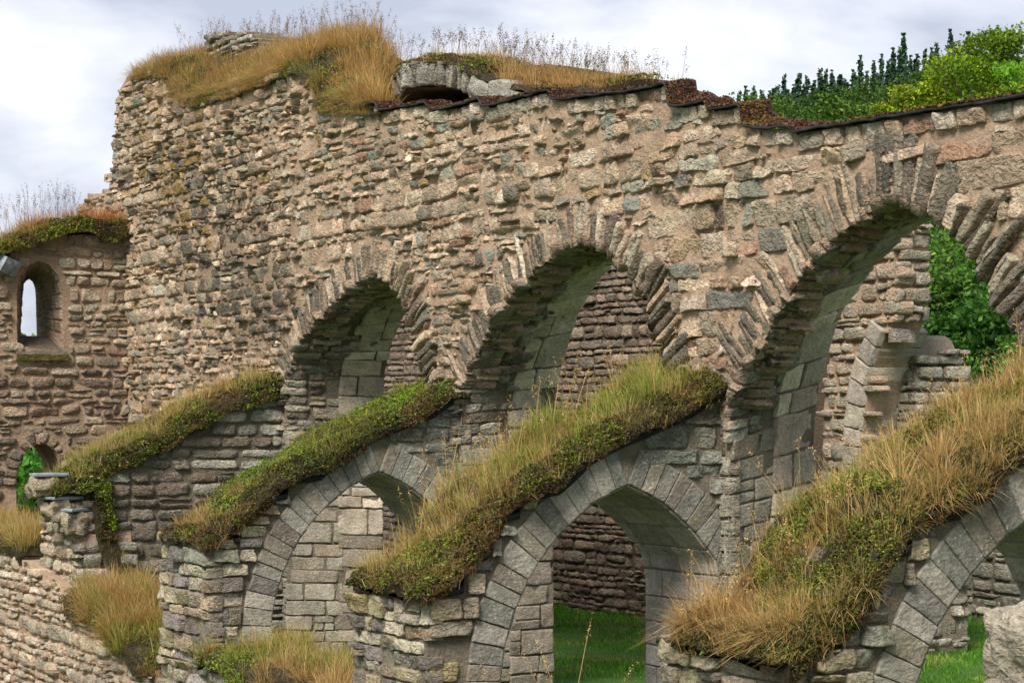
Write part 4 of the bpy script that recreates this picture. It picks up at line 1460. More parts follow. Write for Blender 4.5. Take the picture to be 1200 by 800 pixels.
turf_object(t3, 'turf_sod', 'turf with tall yellow green grass and a dark moss edge on the middle arched buttress', (9.3, -1.4, 2.4),
            sedum=((12000, -.2, .92, 0, 1, S_GREEN, .030, -.15), (9000, .5, 1, 0, 1, S_DARK, .030, -.3), (6000, .84, 1, 0, 1, [(62, 44, 36), (46, 36, 30), (82, 58, 46), (58, 50, 34)], .032, -.7), (1500, -1, 1, 0, .03, S_DARK, .03, -.7), (9000, .3, 1, 0, 1, S_DARK + [(96, 84, 44), (78, 70, 36)], .026, -1), (5000, -1, .3, 0, 1, S_GREEN, .028, .0)),
            grass=((190, 34, -.95, .5, .0, 1.0, .27, .06, G_YEL, G_STRAW, (.0, -.12)), (120, 30, -.95, .5, .35, 1.0, .30, .06, G_GREEN, G_YEL, (.0, -.1)), (240, 24, -1, .95, 0, 1, .11, .10, [(150, 122, 80), (120, 96, 62), (176, 148, 100)], G_STRAW, (.25, -.6)), (120, 26, .3, .9, 0, 1, .16, .05, G_YEL, G_STRAW, (.35, -.3)), (110, 30, -.6, .8, 0, .7, .2, .06, G_STRAW, G_GOLD, (.15, -.25))),
            stems=((60, -.9, .5, .1, .9, .55, G_STRAW),), group='turf caps on the stepped buttress walls')
t4 = Turf(fin_line(15.0, 1.58, .57), (1, 0, 0), .60, .16, .05, 103, bump=.12)
turf_object(t4, 'turf_sod', 'deep turf of golden dry grass with green stonecrop on the right arched buttress', (14.3, -1.4, 2.4),
            sedum=((24000, -.6, 1, 0, 1, S_GREEN, .026, -.12), (16000, .45, 1, 0, 1, S_DARK, .026, -.35), (7000, -1, 1, 0, .05, S_DARK, .026, -.7), (9000, .2, 1, 0, 1, S_DARK + [(96, 84, 44), (78, 70, 36)], .026, -1), (7000, .84, 1, 0, 1, [(62, 44, 36), (46, 36, 30), (82, 58, 46), (58, 50, 34)], .03, -.7)),
            grass=((300, 38, -.8, .8, .0, 1.0, .21, .06, G_GOLD, G_STRAW, (.02, -.15)), (170, 34, -.85, .7, .1, 1.0, .19, .06, G_YEL, G_STRAW, (.0, -.1)), (130, 46, -.8, .95, 0, .10, .27, .05, G_GOLD, G_STRAW, (.1, -.75)), (9, 22, -.9, -.3, 0, .12, .5, .05, G_STRAW, G_GOLD, (-.25, -.35)), (260, 26, -1, .95, 0, 1, .12, .10, [(150, 122, 80), (120, 96, 62), (176, 148, 100)], G_STRAW, (.25, -.6)),
                   (120, 26, -.8, .7, .1, 1, .20, .05, G_GREEN, G_YEL, (0, -.1)), (40, 60, .3, .9, .1, .7, .28, .05, G_STRAW, G_STRAW, (.6, -.3)), (60, 40, -.9, .5, .2, 1, .34, .04, G_STRAW, G_STRAW, (.1, -.15))),
            stems=((50, -.95, .5, .0, 1, .42, G_STRAW), (6, -1, -.3, .0, .2, .5, G_STRAW)), group='turf caps on the stepped buttress walls')
l1 = [(-.62, -3.0, 2.14), (-.6, -2.6, 2.2), (-.6, -2.2, 2.46), (-.6, -1.5, 2.74), (-.6, -1.05, 3.02), (-.6, -.5, 3.2), (-.6, .05, 3.42)]
t1 = Turf(l1, (1, 0, 0), .68, .16, .07, 104)
turf_object(t1, 'turf_sod', 'green turf with scattered dry grass on the ruined buttress by the window', (-.6, -1.4, 2.6),
            sedum=((10000, -1, 1, 0, 1, S_GREEN, .036, -.35), (4000, .5, 1, 0, 1, S_DARK, .036, -.1), (8000, .0, 1, 0, 1, S_DARK + [(96, 84, 44), (78, 70, 36)], .03, -1)),
            grass=((170, 26, -.9, .7, .1, 1.0, .28, .06, G_YEL, G_STRAW, (.0, -.1)), (70, 26, -.9, .9, .0, .5, .24, .06, G_GREEN, G_YEL, (.05, -.2)), (150, 22, -1, .95, 0, 1, .12, .10, [(150, 122, 80), (120, 96, 62)], G_STRAW, (.2, -.5)), (50, 26, -.9, .4, .2, .9, .3, .06, G_GOLD, G_STRAW, (0, -.1))),
            group='turf caps on the stepped buttress walls')
# stonecrop tumbling down the broken end of that buttress
lc = [(.08, -2.36, 2.25), (.1, -2.40, 1.9), (.12, -2.36, 1.55), (.16, -2.25, 1.2), (.2, -2.15, .95)]
tcas = Turf(lc, (0, 1, 0), [.05, .10, .12, .14, .06], .04, .0, 105, (True, True), bump=.1)
turf_object(tcas, 'stonecrop_cascade', 'green stonecrop trailing down the broken end of the ruined buttress', (.1, -2.3, 1.6),
            sedum=((2600, -1, 1, 0, 1, S_GREEN, .036, .0), (1500, -1, 1, 0, 1, S_DARK, .036, -.2)), grass=((14, 16, -1, 1, 0, 1, .14, .04, G_GREEN, G_GOLD, (.3, -.2)),), cat='plant')

# ------------------------------------------------------------------ turf on the low walls
def line_x(x0, x1, Y, zf, n=16):
    xs = np.linspace(x0, x1, n)
    return np.stack([xs, np.full(n, Y), zf(xs)], 1)
tt = Turf(line_x(.35, 3.5, YO + .40, lambda x: np.interp(x, [0, 1.2, 2.2, 3.5], [.98, .78, .54, .32])), (0, 1, 0), .48, .12, .1, 106, (True, True))
turf_object(tt, 'turf_bank', 'shaggy russet and green grass clump on the falling top of the outer wall', (1.9, YO + .4, .6),
            sedum=((2500, -1, .2, 0, 1, S_DARK, .036, -.4), (2500, -1, .8, .4, 1, S_GREEN, .036, -.2)),
            grass=((120, 44, -.95, .8, .0, .62, .42, .06, G_GOLD, G_STRAW, (.1, -.5)), (90, 40, -.9, .9, .1, 1, .40, .06, G_GREEN, G_YEL, (.1, -.25)), (80, 44, -1, .3, .3, 1, .34, .06, G_GOLD, G_GOLD, (.2, -.6))))
tt = Turf(line_x(-6, -1.75, YO + .40, lambda x: 1.32 + 0 * x), (0, 1, 0), .46, .12, .06, 107, (True, True))
turf_object(tt, 'turf_bank', 'yellow green grass clump on the outer wall at the left edge', (-4, YO + .4, 1.3),
            sedum=((1800, -1, .2, 0, 1, S_DARK, .04, -.3),), grass=((150, 34, -.95, .9, .0, 1, .40, .07, G_YEL, G_STRAW, (.05, -.25)), (70, 34, -1, .6, 0, 1, .34, .07, G_GOLD, G_GOLD, (.1, -.4))))
tt = Turf(line_x(5.1, 8.6, YO + .45, lambda x: .62 - .03 * (x - 5)), (0, 1, 0), .55, .12, .06, 108, (True, True))
turf_object(tt, 'turf_bank', 'straw coloured grass bank at the foot of the left buttress arch', (6.8, YO + .4, .6),
            sedum=((2500, -1, .6, 0, .4, S_GREEN, .034, -.2),),
            grass=((200, 36, -.95, .95, .0, 1, .33, .06, G_GOLD, G_STRAW, (.05, -.3)), (90, 30, -.2, .95, .4, 1, .30, .06, G_GREEN, G_YEL, (.0, -.1)), (60, 30, -1, .8, 0, .4, .3, .06, G_GREEN, G_YEL, (.1, -.2))))
tt = Turf(line_x(10.1, 13.5, YO + .45, lambda x: .66 - .03 * (x - 10)), (0, 1, 0), .55, .10, .06, 109, (True, True))
turf_object(tt, 'turf_bank', 'bank with tall dry flowering stalks below the middle buttress arch', (11.8, YO + .4, .6),
            grass=((110, 24, -.95, .95, .0, 1, .24, .06, G_STRAW, G_STRAW, (0, -.2)),), stems=((12, -.8, .8, .25, .95, .74, G_STRAW),))
# weeds at the foot of the pale wall in the corner
tt = Turf(line_x(-4.5, .2, YO - .5, lambda x: -.75 + 0 * x), (0, 1, 0), .35, .16, .02, 110, (True, True))
turf_object(tt, 'weed_patch', 'dark green weeds at the foot of the pale rubble wall', (-2, YO - .5, 0), sedum=((2500, -1, 1, 0, 1, S_GREEN, .06, -.5), (800, -1, 1, 0, 1, S_RED, .05, 0)), cat='weeds')

# ------------------------------------------------------------------ turf on the end wall with the window
ztop = onX(148, 272, XF)[1]
tf_ = Turf([(XF - .45, -2.25, ztop - .42), (XF - .45, -1.8, ztop - .28), (XF - .45, -1.2, ztop - .02), (XF - .45, -.6, ztop + .02), (XF - .45, .0, ztop + .05)], (1, 0, 0), .66, .14, .10, 111)
turf_object(tf_, 'turf_sod', 'small turf cap above the narrow window, orange grass over a green fringe', (XF - .45, -1.1, ztop),
            sedum=((5000, .55, 1, 0, 1, S_GREEN, .042, -.25), (5000, .3, 1, 0, 1, S_DARK + [(96, 84, 44), (130, 84, 40)], .036, -1), (900, .6, 1, .2, .9, S_RED, .04, .1)),
            grass=((130, 36, -.9, .45, .35, 1, .36, .07, G_GOLD, [(186, 112, 44), (170, 100, 40)], (.05, -.05)), (70, 26, -.9, .8, .0, .5, .26, .06, G_GOLD, G_STRAW, (.0, -.3)), (90, 24, .2, .95, 0, 1, .2, .06, [(186, 112, 44), (170, 120, 60)], G_GOLD, (.5, 0)), (30, 20, -.9, .8, 0, .5, .2, .05, G_GREEN, G_YEL, (0, -.2))),
            stems=((120, -.9, .4, .05, .75, .62, SEEDC),))

# ------------------------------------------------------------------ golden mound on the tall wall
def mound(name, label, front, ridge, Yf, Yr, seed, sed, gr, st, loc, xe=None):
    """height field between a front edge (at Yf) and a ridge (at Yr), falling again behind"""
    fx = np.array([onY(*p, Yf) for p in front])
    rx = np.array([onY(*p, Yr) for p in ridge])
    class H(Turf):
        def __init__(s):
            s.seed = seed
            s.x0, s.x1 = fx[0, 0], fx[-1, 0]
            s.L = s.x1 - s.x0
            s.xe = xe
        def pt(s, a, b):
            a, b = np.broadcast_arrays(np.asarray(a, float), np.asarray(b, float))
            yy0 = np.where(b < 0, Yf + (b + 1) * (Yr - Yf), Yr + b * 1.2)
            x1 = s.x1 if s.xe is None else np.clip(s.xe - 1.75 * yy0, .4, s.x1)
            x = s.x0 + a * (x1 - s.x0)
            tp = 1.0 if s.xe is None else smooth((x1 - x) / .9) ** .6
            zf = np.interp(x, fx[:, 0], fx[:, 1])
            zr = np.maximum(np.interp(x, rx[:, 0], rx[:, 1]), zf + .05)
            yy = np.where(b < 0, Yf + (b + 1) * (Yr - Yf), Yr + b * 1.2)
            k = np.where(b < 0, np.clip(b + 1, 0, 1) ** .65, 1 - .9 * np.clip(b, 0, 1) ** 2)
            z = zf + (zr - zf) * k * tp
            z = np.where(b < -.97, z - .05, z)
            nz = fbm(x * 2.6, yy * 2.6, z, 3, seed)
            return np.stack([x, yy - .05 * np.clip(-b, 0, 1) * nz, z + .06 * nz], -1)
        def nrm(s, a, b):
            e = .01
            da = s.pt(np.minimum(a + e, 1), b) - s.pt(np.maximum(a - e, 0), b)
            db = s.pt(a, np.minimum(b + e, 1)) - s.pt(a, np.maximum(b - e, -1))
            n = np.cross(da, db)
            return n / (np.linalg.norm(n, axis=-1, keepdims=True) + 1e-9)
    turf_object(H(), name, label, loc, sed, gr, st)
# front edge follows the top of the tall wall
front = [(151, 90), (189, 84), (196, 102), (222, 123), (243, 117), (275, 107), (310, 95), (345, 82), (366, 96), (369, 126), (400, 128), (430, 130), (462, 132)]
ridge = [(150, 84), (175, 74), (205, 66), (240, 64), (280, 62), (320, 58), (360, 54), (400, 48), (425, 42), (445, 44), (462, 62)]
mound('turf_mound', 'big mound of golden grass on top of the tall wall', front, ridge, -.06, 1.1, 121,
      ((5000, -1, -.55, 0, 1, S_DARK, .036, -.1), (3500, -1, -.3, .0, 1, S_GREEN, .036, .15), (1600, -1, .1, .78, 1, [(130, 160, 40), (150, 150, 30)], .036, .2)),
      ((330, 36, -.98, .4, .0, 1, .30, .07, [(186, 140, 74), (160, 116, 56), (170, 132, 72), (140, 112, 58)], [(190, 150, 90), (170, 124, 66), (150, 116, 70)], (.02, -.14)), (200, 34, -.98, .4, .0, 1, .28, .06, G_YEL, G_STRAW, (.02, -.14)), (150, 40, -.9, .2, .62, 1, .40, .08, [(200, 150, 66), (184, 134, 56)], G_STRAW, (.05, -.35)), (120, 24, -.98, .3, 0, 1, .2, .06, G_GREEN, G_YEL, (0, -.1)), (110, 26, -.98, 0, .0, 1, .26, .06, G_YEL, G_GOLD, (0, -.1)), (330, 30, -1, -.9, .0, .97, .26, .05, G_GOLD, G_STRAW, (0, -.85)), (120, 26, -1, -.9, .3, .97, .18, .05, G_GREEN, G_YEL, (0, -.6))),
      ((330, -.5, .7, .02, 1, .52, SEEDC),), (-4, .6, 7.6), 3.05)
front = [(450, 100), (466, 86), (480, 76), (500, 70), (520, 72), (540, 79), (556, 86), (575, 92), (600, 100), (625, 108), (650, 106), (668, 104), (690, 112)]
ridge = [(450, 70), (466, 64), (490, 64), (520, 68), (550, 76), (580, 82), (610, 88), (640, 93), (660, 98), (690, 112)]
mound('turf_mound', 'brownish turf with purple seed stalks lying over the broken vault', front, ridge, .8, 1.5, 122,
      ((5000, -1, .3, 0, 1, S_GREEN, .034, -.05), (4500, -1, .2, 0, 1, S_DARK, .034, -.3), (2000, -1, .2, .55, 1, [(140, 160, 40), (120, 140, 36)], .034, .1)),
      ((130, 30, -.95, .5, .0, 1, .24, .06, G_GOLD, G_STRAW, (.02, -.1)), (60, 30, -.9, .3, .5, .95, .28, .06, G_GOLD, G_GOLD, (0, -.05))),
      ((230, -.7, .8, .0, .72, .40, SEEDC), (60, -.7, .6, .7, .98, .4, [(110, 92, 60), (90, 76, 50)])), (2.5, 1.3, 6.8))

# ------------------------------------------------------------------ felt and red stonecrop on the wall head
def wall_head():
    root = empty('wall_capping', (8, .5, 5.8), 'dark felt edge with reddish brown stonecrop along the sawtooth wall top', 'wall capping')
    px = top_px[:top_px.index((368, 122)) + 1][::-1]
    P = np.array([onY(*p) for p in px] + [(18.2, onY(1300, 101)[1])])
    d = np.concatenate([[0], np.cumsum(np.linalg.norm(np.diff(P, axis=0), axis=1))])
    n = 420
    tt = np.linspace(0, d[-1], n)
    x, z = np.interp(tt, d, P[:, 0]), np.interp(tt, d, P[:, 1])
    kern = np.ones(3) / 3
    z = np.convolve(np.pad(z, 1, mode='edge'), kern, 'valid') + .012 * vnoise(tt * 6, .3, .4, 131)
    rows = []
    for (y, dz) in ((-.05, .004), (-.075, .0), (-.082, .014), (-.07, .026), (-.02, .03), (.12, .035), (.25, .02)):
        rows.append(np.stack([x, y + .02 * vnoise(tt * 5, y * 7, .1, 132), z + dz + .008 * vnoise(tt * 9, y * 11, .5, 133)], 1))
    V = np.array(rows)
    i, j = np.meshgrid(np.arange(n - 1), np.arange(6), indexing='xy')
    f = (j * n + i).ravel()
    mb = MB()
    mb.add(V.reshape(-1, 3), np.stack([f, f + 1, f + 1 + n, f + n], 1))
    mb.build('felt_edge', M_FELT, root)
    # stonecrop mat, thicker in the hollows of the teeth
    zs = np.maximum(z, np.interp(x, x, np.convolve(np.pad(z, 30, mode='edge'), np.ones(61) / 61, 'valid')))
    dep = np.clip(zs - z, 0, .10)
    m = 22000
    k = R.uniform(0, 1, m)
    xi = k * (n - 1)
    X = np.interp(xi, np.arange(n), x)
    Z = np.interp(xi, np.arange(n), z)
    D = np.interp(xi, np.arange(n), dep)
    Y = .30 * R.uniform(0, 1, m) ** 1.4 - .075
    prof = smooth((Y + .05) / .35)
    heap = .10 * np.exp(-((X - 9.42) / .25) ** 2) * np.exp(-(Y / .4) ** 2) + .04 * np.exp(-((X - 10.3) / .2) ** 2)
    nz = .5 + .5 * fbm(X * 7, Y * 7, 0, 2, 134)
    Zt = Z + .034 + prof * (D * .9 + .05 * nz + heap)
    nn = np.stack([np.zeros(m), np.full(m, -.4), np.ones(m)], 1)
    c = pick(m, S_RED, .2)
    gsel = (fbm(X * 2.5, Y * 2.5, 1, 2, 135) > .33)
    c[gsel] = pick(int(gsel.sum()), [(110, 100, 44), (128, 84, 40)], .2)
    mb = MB()
    # mat body
    nx, ny = 420, 10
    A, B = np.meshgrid(np.linspace(0, n - 1, nx), np.linspace(-.055, .25, ny), indexing='xy')
    Xb = np.interp(A, np.arange(n), x)
    pb = smooth((B + .05) / .35)
    hp = .10 * np.exp(-((Xb - 9.42) / .25) ** 2) * np.exp(-(B / .4) ** 2) + .04 * np.exp(-((Xb - 10.3) / .2) ** 2)
    Zb = np.interp(A, np.arange(n), z) + .028 + pb * (np.interp(A, np.arange(n), dep) * .9 + .05 * (.5 + .5 * fbm(Xb * 7, B * 7, 0, 2, 134)) + hp)
    i, j = np.meshgrid(np.arange(nx - 1), np.arange(ny - 1), indexing='xy')
    f = (j * nx + i).ravel()
    mb.add(np.stack([Xb, B, Zb], -1), np.stack([f, f + 1, f + 1 + nx, f + nx], 1), lin(58, 40, 32))
    leaves(mb, np.stack([X, Y, Zt], 1), R.uniform(.02, .034, m), c, nn / 1.1, .4)
    o = mb.build('red_stonecrop', M_SEDUM, root, False)
    o['kind'] = 'stuff'
wall_head()

# ------------------------------------------------------------------ short lawn grass inside the nave (seen through the arches)
def lawn_blades():
    mb = MB()
    n = 90000
    X = R.uniform(-4.5, 13.5, n)
    Y = R.uniform(.6, 10.8, n)
    k = (X + Y * .9 < 13.5) & (X + Y * .9 > -1.5)
    X, Y = X[k], Y[k]
    n = len(X)
    P = np.stack([X, Y, np.full(n, -.01)], 1)
    c = pick(n, [(84, 146, 22), (70, 130, 18), (104, 160, 32), (62, 114, 20)], .15, .9)
    pv = fbm(X * .9, Y * .9, 0, 3, 161)
    c = c * (1 + .45 * pv)[:, None]
    yl = (fbm(X * 1.3, Y * 1.3, 4, 3, 162) > .28)
    c[yl] = c[yl] * .5 + pick(int(yl.sum()), G_YEL, .1) * .5
    edge = np.exp(-np.abs(Y - 6.3) / .15) + np.exp(-np.abs(Y - 10.7) / .15) + np.exp(-np.abs(Y - 1.2) / .15)
    blades(mb, P, np.where(pv < -.30, .4, 1) * R.uniform(.03, .09, n) * (1 + 2.2 * edge * R.random(n)), R.normal(0, .35, (n, 2)), .012, c, .5, c * 1.15)
    o = mb.build('lawn_grass', M_BLADE)
    tag(o, 'short bright green lawn growing inside the nave', 'grass', kind='stuff')
lawn_blades()

# ================================================================== loose stones and slates
def block(mb, c, sx, sy, sz, col, rough=.03, rot=0.0, k=.5, res=9, seed=0):
    """a rounded irregular block"""
    u = np.linspace(-1, 1, res)
    faces = []
    base = 0
    A, B = np.meshgrid(u, u, indexing='xy')
    one = np.ones_like(A)
    for (ax, sg) in ((0, 1), (0, -1), (1, 1), (1, -1), (2, 1), (2, -1)):
        p = [None] * 3
        p[ax] = one * sg
        p[(ax + 1) % 3] = A if sg > 0 else -A
        p[(ax + 2) % 3] = B
        p = np.stack(p, -1)
        nrm = p / np.linalg.norm(p, axis=-1, keepdims=True)
        p = p * (1 - k) + nrm * 1.25 * k
        q = p * np.array([sx, sy, sz]) / 2
        q = q + nrm * (rough * fbm(q[..., 0] * 9 + seed, q[..., 1] * 9, q[..., 2] * 9, 3, 151 + seed))[..., None]
        cr, sr = math.cos(rot), math.sin(rot)
        q = np.stack([q[..., 0] * cr - q[..., 1] * sr, q[..., 0] * sr + q[..., 1] * cr, q[..., 2]], -1) + np.array(c)
        i, j = np.meshgrid(np.arange(res - 1), np.arange(res - 1), indexing='xy')
        f = (j * res + i).ravel()
        mb.add(q.reshape(-1, 3), np.stack([f, f + 1, f + 1 + res, f + res], 1), col)
def slates():
    spec = [((48, 556), .30, 'grey slate slab, highest on the broken end of the ruined buttress'), ((62, 583), .36, 'widest pale grey slate on the broken buttress end'), ((78, 597), .26, 'lowest small slate on the broken buttress end')]
    for k, (p, s, lab) in enumerate(spec):
        d = 25.9
        q = at(*p, d)
        mb = MB()
        block(mb, (0, 0, 0), s, .42, .04, (1, 1, 1), .01, .3 * k, .12, 7, k)
        o = mb.build('slate_slab', M_SLATE)
        o.location = q + np.array([0, 0.1, 0])
        tag(o, lab, 'slate', 'slates on the broken buttress end')
        m2 = MB()
        block(m2, (0, 0, 0), s * .98, .42, .24, lin(150, 138, 118), .09, .2 * k, .4, 15, k + 5)
        o2 = m2.build('bedding_stone', M_STONE_N)
        o2.location = q + np.array([0, 0.1, -.155])
        tag(o2, ['rough block under the highest slate', 'rough block under the widest pale slate', 'rough block under the lowest small slate'][k], 'stone', 'blocks under the slates')
    mb = MB()
    block(mb, (0, 0, 0), .55, .34, .24, (1, 1, 1), .05, .5, .14, 11, 9)
    o = mb.build('lead_flashing', M_SLATE)
    q = onX(4, 306, XF + .05)
    o.location = (XF + .02, q[0] - .05, q[1])
    o.rotation_euler = (-.45, .2, 0)
    tag(o, 'blue grey cover at the left end of the wall beside the narrow window', 'flashing')
slates()
def stump():
    root = empty('stone_stump', (18.7, -4.0, 0), 'rough pale wall stump rising at the lower right corner', 'stones')
    c = at(1196, 740, 9.0)
    z = 0.0
    mb = MB()
    k = 0
    zt = c[2] - .02
    hs = [.30, .22, .28, .25, .3, .25, .3, .3]
    z = zt + .12
    for k, h in enumerate(hs):
        wd = .26 if k == 0 else .30
        cc = (c[0] + R.normal(0, .01) + .03, c[1] + R.normal(0, .01) + .06 , z - h / 2)
        mbk = MB()
        block(mbk, cc, wd + .06 * (k > 0), wd + .12, h, palette(1, [(150, 142, 128), (134, 126, 114)], [1, 1])[0], .07, .2 * k, .5, 17, 20 + k)
        mbk.build('boulder', M_STONE_N, root)
        z -= h * .93
        if z < -.1:
            break
stump()

# ================================================================== trees
def tube(mb, pts, rad, col=(1, 1, 1), seg=7):
    pts = np.array(pts, float)
    n = len(pts)
    T = np.gradient(pts, axis=0)
    T /= np.linalg.norm(T, axis=1, keepdims=True) + 1e-9
    a = np.cross(T, np.array([.31, .72, .13]))
    a /= np.linalg.norm(a, axis=1, keepdims=True) + 1e-9
    b = np.cross(T, a)
    th = np.linspace(0, 2 * math.pi, seg, endpoint=False)
    V = pts[:, None] + (a[:, None] * np.cos(th)[None, :, None] + b[:, None] * np.sin(th)[None, :, None]) * np.array(rad)[:, None, None]
    F = []
    for i in range(n - 1):
        for k in range(seg):
            F.append([i * seg + k, i * seg + (k + 1) % seg, (i + 1) * seg + (k + 1) % seg, (i + 1) * seg + k])
    mb.add(V.reshape(-1, 3), np.array(F), col)

def broadleaf(name, label, H, Wd, nclump, per, ls, cols, group=None, low=.25, csz=.13):
    root = empty(name, (0, 0, 0), label, 'tree' if H > 5 else 'shrub', group)
    tk = MB()
    th = H * (.5 if low > .15 else .35)
    tube(tk, [(0, 0, -.3), (.02 * H, 0, th * .5), (0, .02 * H, th), (.01 * H, 0, H * .85)], [.03 * H, .024 * H, .018 * H, .004 * H])
    cl = []
    for i in range(nclump):
        v = R.normal(0, 1, 3)
        v /= np.linalg.norm(v)
        r = R.uniform(.45, 1.0) ** .6
        z = H * (low + (1 - low) * (.5 + .5 * v[2] * r))
        f = math.sin(math.pi * min(max((z / H - low) / (1 - low), .03), .97)) ** .6
        cl.append((v[0] * r * Wd / 2 * (.55 + .45 * f), v[1] * r * Wd / 2 * (.55 + .45 * f), z))
    cl = np.array(cl)
    cl += .07 * H * np.stack([fbm(cl[:, 0], cl[:, 1], cl[:, 2], 2, s) for s in (1, 2, 3)], 1)
    for i in R.choice(nclump, min(16, nclump), False):
        c = cl[i]
        z0 = th * R.uniform(.5, 1.1)
        m = np.array([c[0] * .45, c[1] * .45, (z0 + c[2]) / 2 + .05 * H])
        tube(tk, [(0, 0, z0), m, c], [.011 * H, .007 * H, .002 * H], seg=5)
    tk.build('trunk', M_BARK, root)
    cm = MB()
    P = []
    C = []
    for c in cl:
        n = int(per * R.uniform(.5, 1.5))
        d = np.clip(R.normal(0, 1, (n, 3)), -1.5, 1.5) * np.array([1, 1, .55]) * Wd * csz * R.uniform(.6, 1.2)
        P.append(c + d)
        C.append(pick(n, cols, .18) * R.uniform(.55, 1.5))
    P, C = np.concatenate(P), np.concatenate(C)
    leaves(cm, P, R.uniform(.7, 1.3, len(P)) * ls, C, np.broadcast_to(UP, P.shape), .35)
    cm.build('crown', M_LEAF, root, False)
    return root

def conifer(name, label, H, group):
    root = empty(name, (0, 0, 0), label, 'tree', group)
    tk = MB()
    tube(tk, [(0, 0, -.5), (0, 0, H * .5), (0, 0, H)], [.014 * H, .007 * H, .001 * H], seg=6)
    tk.build('trunk', M_BARK, root)
    cm = MB()
    P, S, C = [], [], []
    nl = 40
    V, F, K = [], [], []
    for i in range(nl):
        z = H * (.12 + .87 * (i / nl) ** .78)
        r = H * .21 * (1 - (z / H - .1) / .92) ** 1.0 * R.uniform(.75, 1.15)
        nb = max(5, int(13 * (1 - i / nl)) + 4)
        for k in range(nb):
            th = 2 * math.pi * (k + R.random()) / nb
            rr = r * R.uniform(.6, 1.12)
            m = max(4, int(rr / .13))
            t = np.linspace(.15, 1, m)
            x = np.cos(th) * rr * t
            y = np.sin(th) * rr * t
            zz = z - .35 * rr * t + .18 * rr * t * t
            P.append(np.stack([x, y, zz], 1) + R.normal(0, .07, (m, 3)))
    P.append(np.stack([R.normal(0, .07, 40), R.normal(0, .07, 40), H * (1.01 - .09 * R.random(40))], 1))
    P = np.concatenate(P)
    C = pick(len(P), [(56, 86, 60), (46, 74, 56), (70, 100, 70), (38, 62, 48)], .15, .9)  # bluish tone puts a little distance haze into the needle colour
    leaves(cm, P, R.uniform(.24, .44, len(P)), C, np.broadcast_to(UP, P.shape), .3)
    cm.build('crown', M_NEEDLE, root, False)
    return root

def dup(root, loc, rz, sc, label=None, sz=1.0):
    r = root.copy()
    COL.objects.link(r)
    r.location = loc
    r.rotation_euler = (0, 0, rz)
    r.scale = (sc, sc, sc * sz)
    if label:
        r['label'] = label
    for ch in root.children:
        c = ch.copy()
        COL.objects.link(c)
        c.parent = r
    return r
def place(root, loc, rz, sc, sz=1.0):
    root.location = loc
    root.rotation_euler = (0, 0, rz)
    root.scale = (sc, sc, sc * sz)

# conifers on the ridge
GC = 'dark conifers on the hill ridge'
LC = 'dark green conifer standing in the row along the hill ridge'
protos = [conifer('conifer', LC, h, GC) for h in (16, 18, 15)]
used = [False] * 3
def put_by_top(protos, used, hts, px, py, d, k, label=None, hmin=.75, fixed_s=None):
    b = at(px, py - 5, d)
    zb = float(hill_z(np.array(b[0]), np.array(b[1])))
    s = max((b[2] - zb) / hts[k], hmin)
    s = min(s, 1.9)
    loc = (b[0], b[1], b[2] - s * hts[k])
    sw = s if fixed_s is None else fixed_s
    if not used[k]:
        place(protos[k], loc, R.uniform(0, 6), sw, s / sw)
        if label:
            protos[k]['label'] = label
        used[k] = True
    else:
        dup(protos[k], loc, R.uniform(0, 6), sw, label, s / sw)
con = [(866, 108), (874, 114), (884, 107), (893, 114), (902, 112), (911, 104), (919, 98), (928, 106), (936, 97), (946, 93), (954, 99), (961, 87), (968, 84), (975, 92), (984, 90), (992, 97), (1000, 86), (1008, 82), (1016, 84), (1024, 75), (1033, 80), (1041, 76), (1047, 62), (1055, 70), (1059, 54), (1067, 66), (1074, 74), (1084, 56), (1092, 62), (1098, 53), (1106, 60), (1114, 47), (1124, 54), (1135, 50)]
for i, (px, py) in enumerate(con):
    py = py + R.normal(0, 5.5)
    put_by_top(protos, used, (16, 18, 15), px, py, 185 + 14 * math.sin(i * 2.1), i % 3, fixed_s=R.uniform(.8, 1.05))
# second, lower row in front of the ridge
for i in range(26):
    px = 868 + i * 9.5 + R.normal(0, 3)
    py = np.interp(px, [866, 960, 1050, 1140], [120, 104, 88, 74]) + R.normal(0, 3)
    put_by_top(protos, used, (16, 18, 15), px, py, 168 + R.normal(0, 4), i % 3, fixed_s=R.uniform(.8, 1.0))

# broadleaved trees on the slope
GB = 'rounded broadleaved trees on the slope below the conifers'
LB = 'rounded mid green broadleaved tree in the wood below the conifers'
bl = [broadleaf('broadleaf_tree', LB, 12, 11, 80, 170, .22, [(70, 104, 26), (58, 90, 24), (86, 118, 32), (48, 78, 22)], GB, .12, .085) for _ in range(3)]
ub = [False] * 3
for i in range(30):
    row = i // 10
    px = 862 + (i % 10) * 34 + R.normal(0, 6) + row * 9
    py = np.interp(px, [862, 960, 1060, 1150, 1200], [132, 116, 98, 74, 62]) + row * 13 + R.normal(0, 4)
    put_by_top(bl, ub, (12, 12, 12), px, py, 140 - row * 13, i % 3, hmin=.8, fixed_s=R.uniform(.75, 1.0))
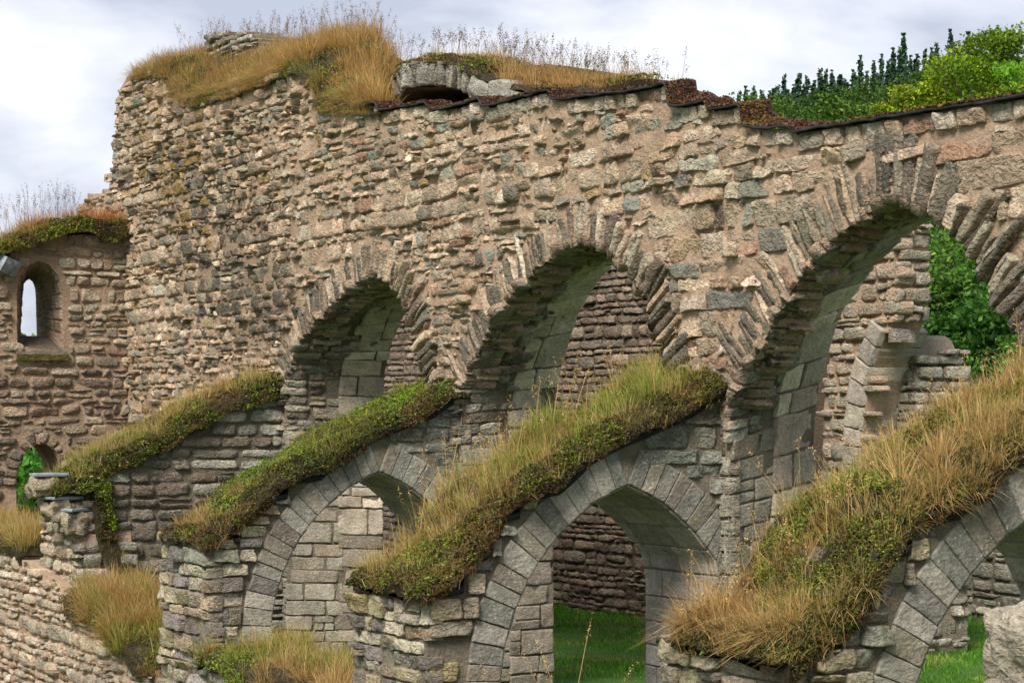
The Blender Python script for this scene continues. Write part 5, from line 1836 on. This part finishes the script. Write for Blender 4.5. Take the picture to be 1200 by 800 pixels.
# bright near trees at the right edge
YG = [(124, 152, 26), (104, 136, 22), (142, 166, 36), (88, 118, 22), (150, 160, 40)]
t = broadleaf('broadleaf_tree', 'large bright yellow green tree leaning over the wall top at the right edge', 15, 9.5, 170, 420, .14, YG, None, .10, .055)
b = at(1196, 22, 85)
place(t, (b[0], b[1], b[2] - 15), .4, 1.0)
t = broadleaf('broadleaf_tree', 'bright green spreading tree left of the largest one, above the arch', 12, 6.0, 120, 330, .14, YG, None, .10, .065)
b = at(1122, 52, 92)
place(t, (b[0], b[1], b[2] - 12), 1.2, 1.0)
t = broadleaf('broadleaf_tree', 'small yellow green tree at the lower left edge of the bright trees', 9, 4.6, 90, 330, .14, YG, None, .10, .065)
b = at(1072, 92, 96)
place(t, (b[0], b[1], b[2] - 9), 2.2, 1.0)
t = broadleaf('broadleaf_tree', 'fresh green tree crown just over the wall coping at the right edge', 11, 5, 90, 360, .13, [(104, 150, 40), (90, 136, 34), (122, 164, 54)], None, .10, .065)
b = at(1200, 72, 66)
place(t, (b[0], b[1], b[2] - 11), 2.2, 1.0)
# trees and bushes seen through the right-hand arch
DG = [(66, 114, 34), (52, 94, 28), (84, 132, 42), (44, 80, 26), (104, 144, 54)]
spec = [(1080, 240, 52, 8.5, 6.5, 'leafy dark green tree seen through the top of the right nave arch'),
        (1150, 262, 48, 8.0, 6.5, 'dense green tree behind the right edge of the nave arch'),
        (1215, 280, 46, 7.5, 6.0, 'green tree beyond the right nave arch, mostly behind its stones'),
        (1112, 330, 42, 5.6, 4.6, 'lower bushy tree in front of others, behind the broken springer'),
        (1170, 352, 40, 5.2, 4.6, 'bushy shrub just above the golden turf, seen through the right nave arch')]
for (px, py, d, H, Wd, lab) in spec:
    t = broadleaf('leafy_tree', lab, H, Wd, 120, 330, .11, DG, None, .02, .07)
    b = at(px, py, d)
    place(t, (b[0], b[1], b[2] - H), R.uniform(0, 6), 1.0)
t = broadleaf('shrub', 'green shrub glimpsed through the gap left of the ruined pier', 4.2, 4, 60, 100, .16, DG, None, .02, .08)
b = at(952, 470, 40)
place(t, (b[0], b[1], 0), 1.0, 1.0)
t = broadleaf('shrub', 'green shrub glimpsed through the small arch at the far left', 3.2, 3.4, 60, 90, .15, [(70, 124, 36), (58, 108, 30), (92, 146, 48)], None, .02, .08)
b = at(34, 545, 38)
place(t, (b[0], b[1], b[2] - 3.0), 1.0, 1.0)
t = broadleaf('broadleaf_tree', 'distant green tree top showing in the narrow window', 9, 3.2, 60, 60, .25, DG, None, .1, .08)
b = at(43, 366, 70)
place(t, (b[0], b[1], b[2] - 9), 1.0, 1.0)
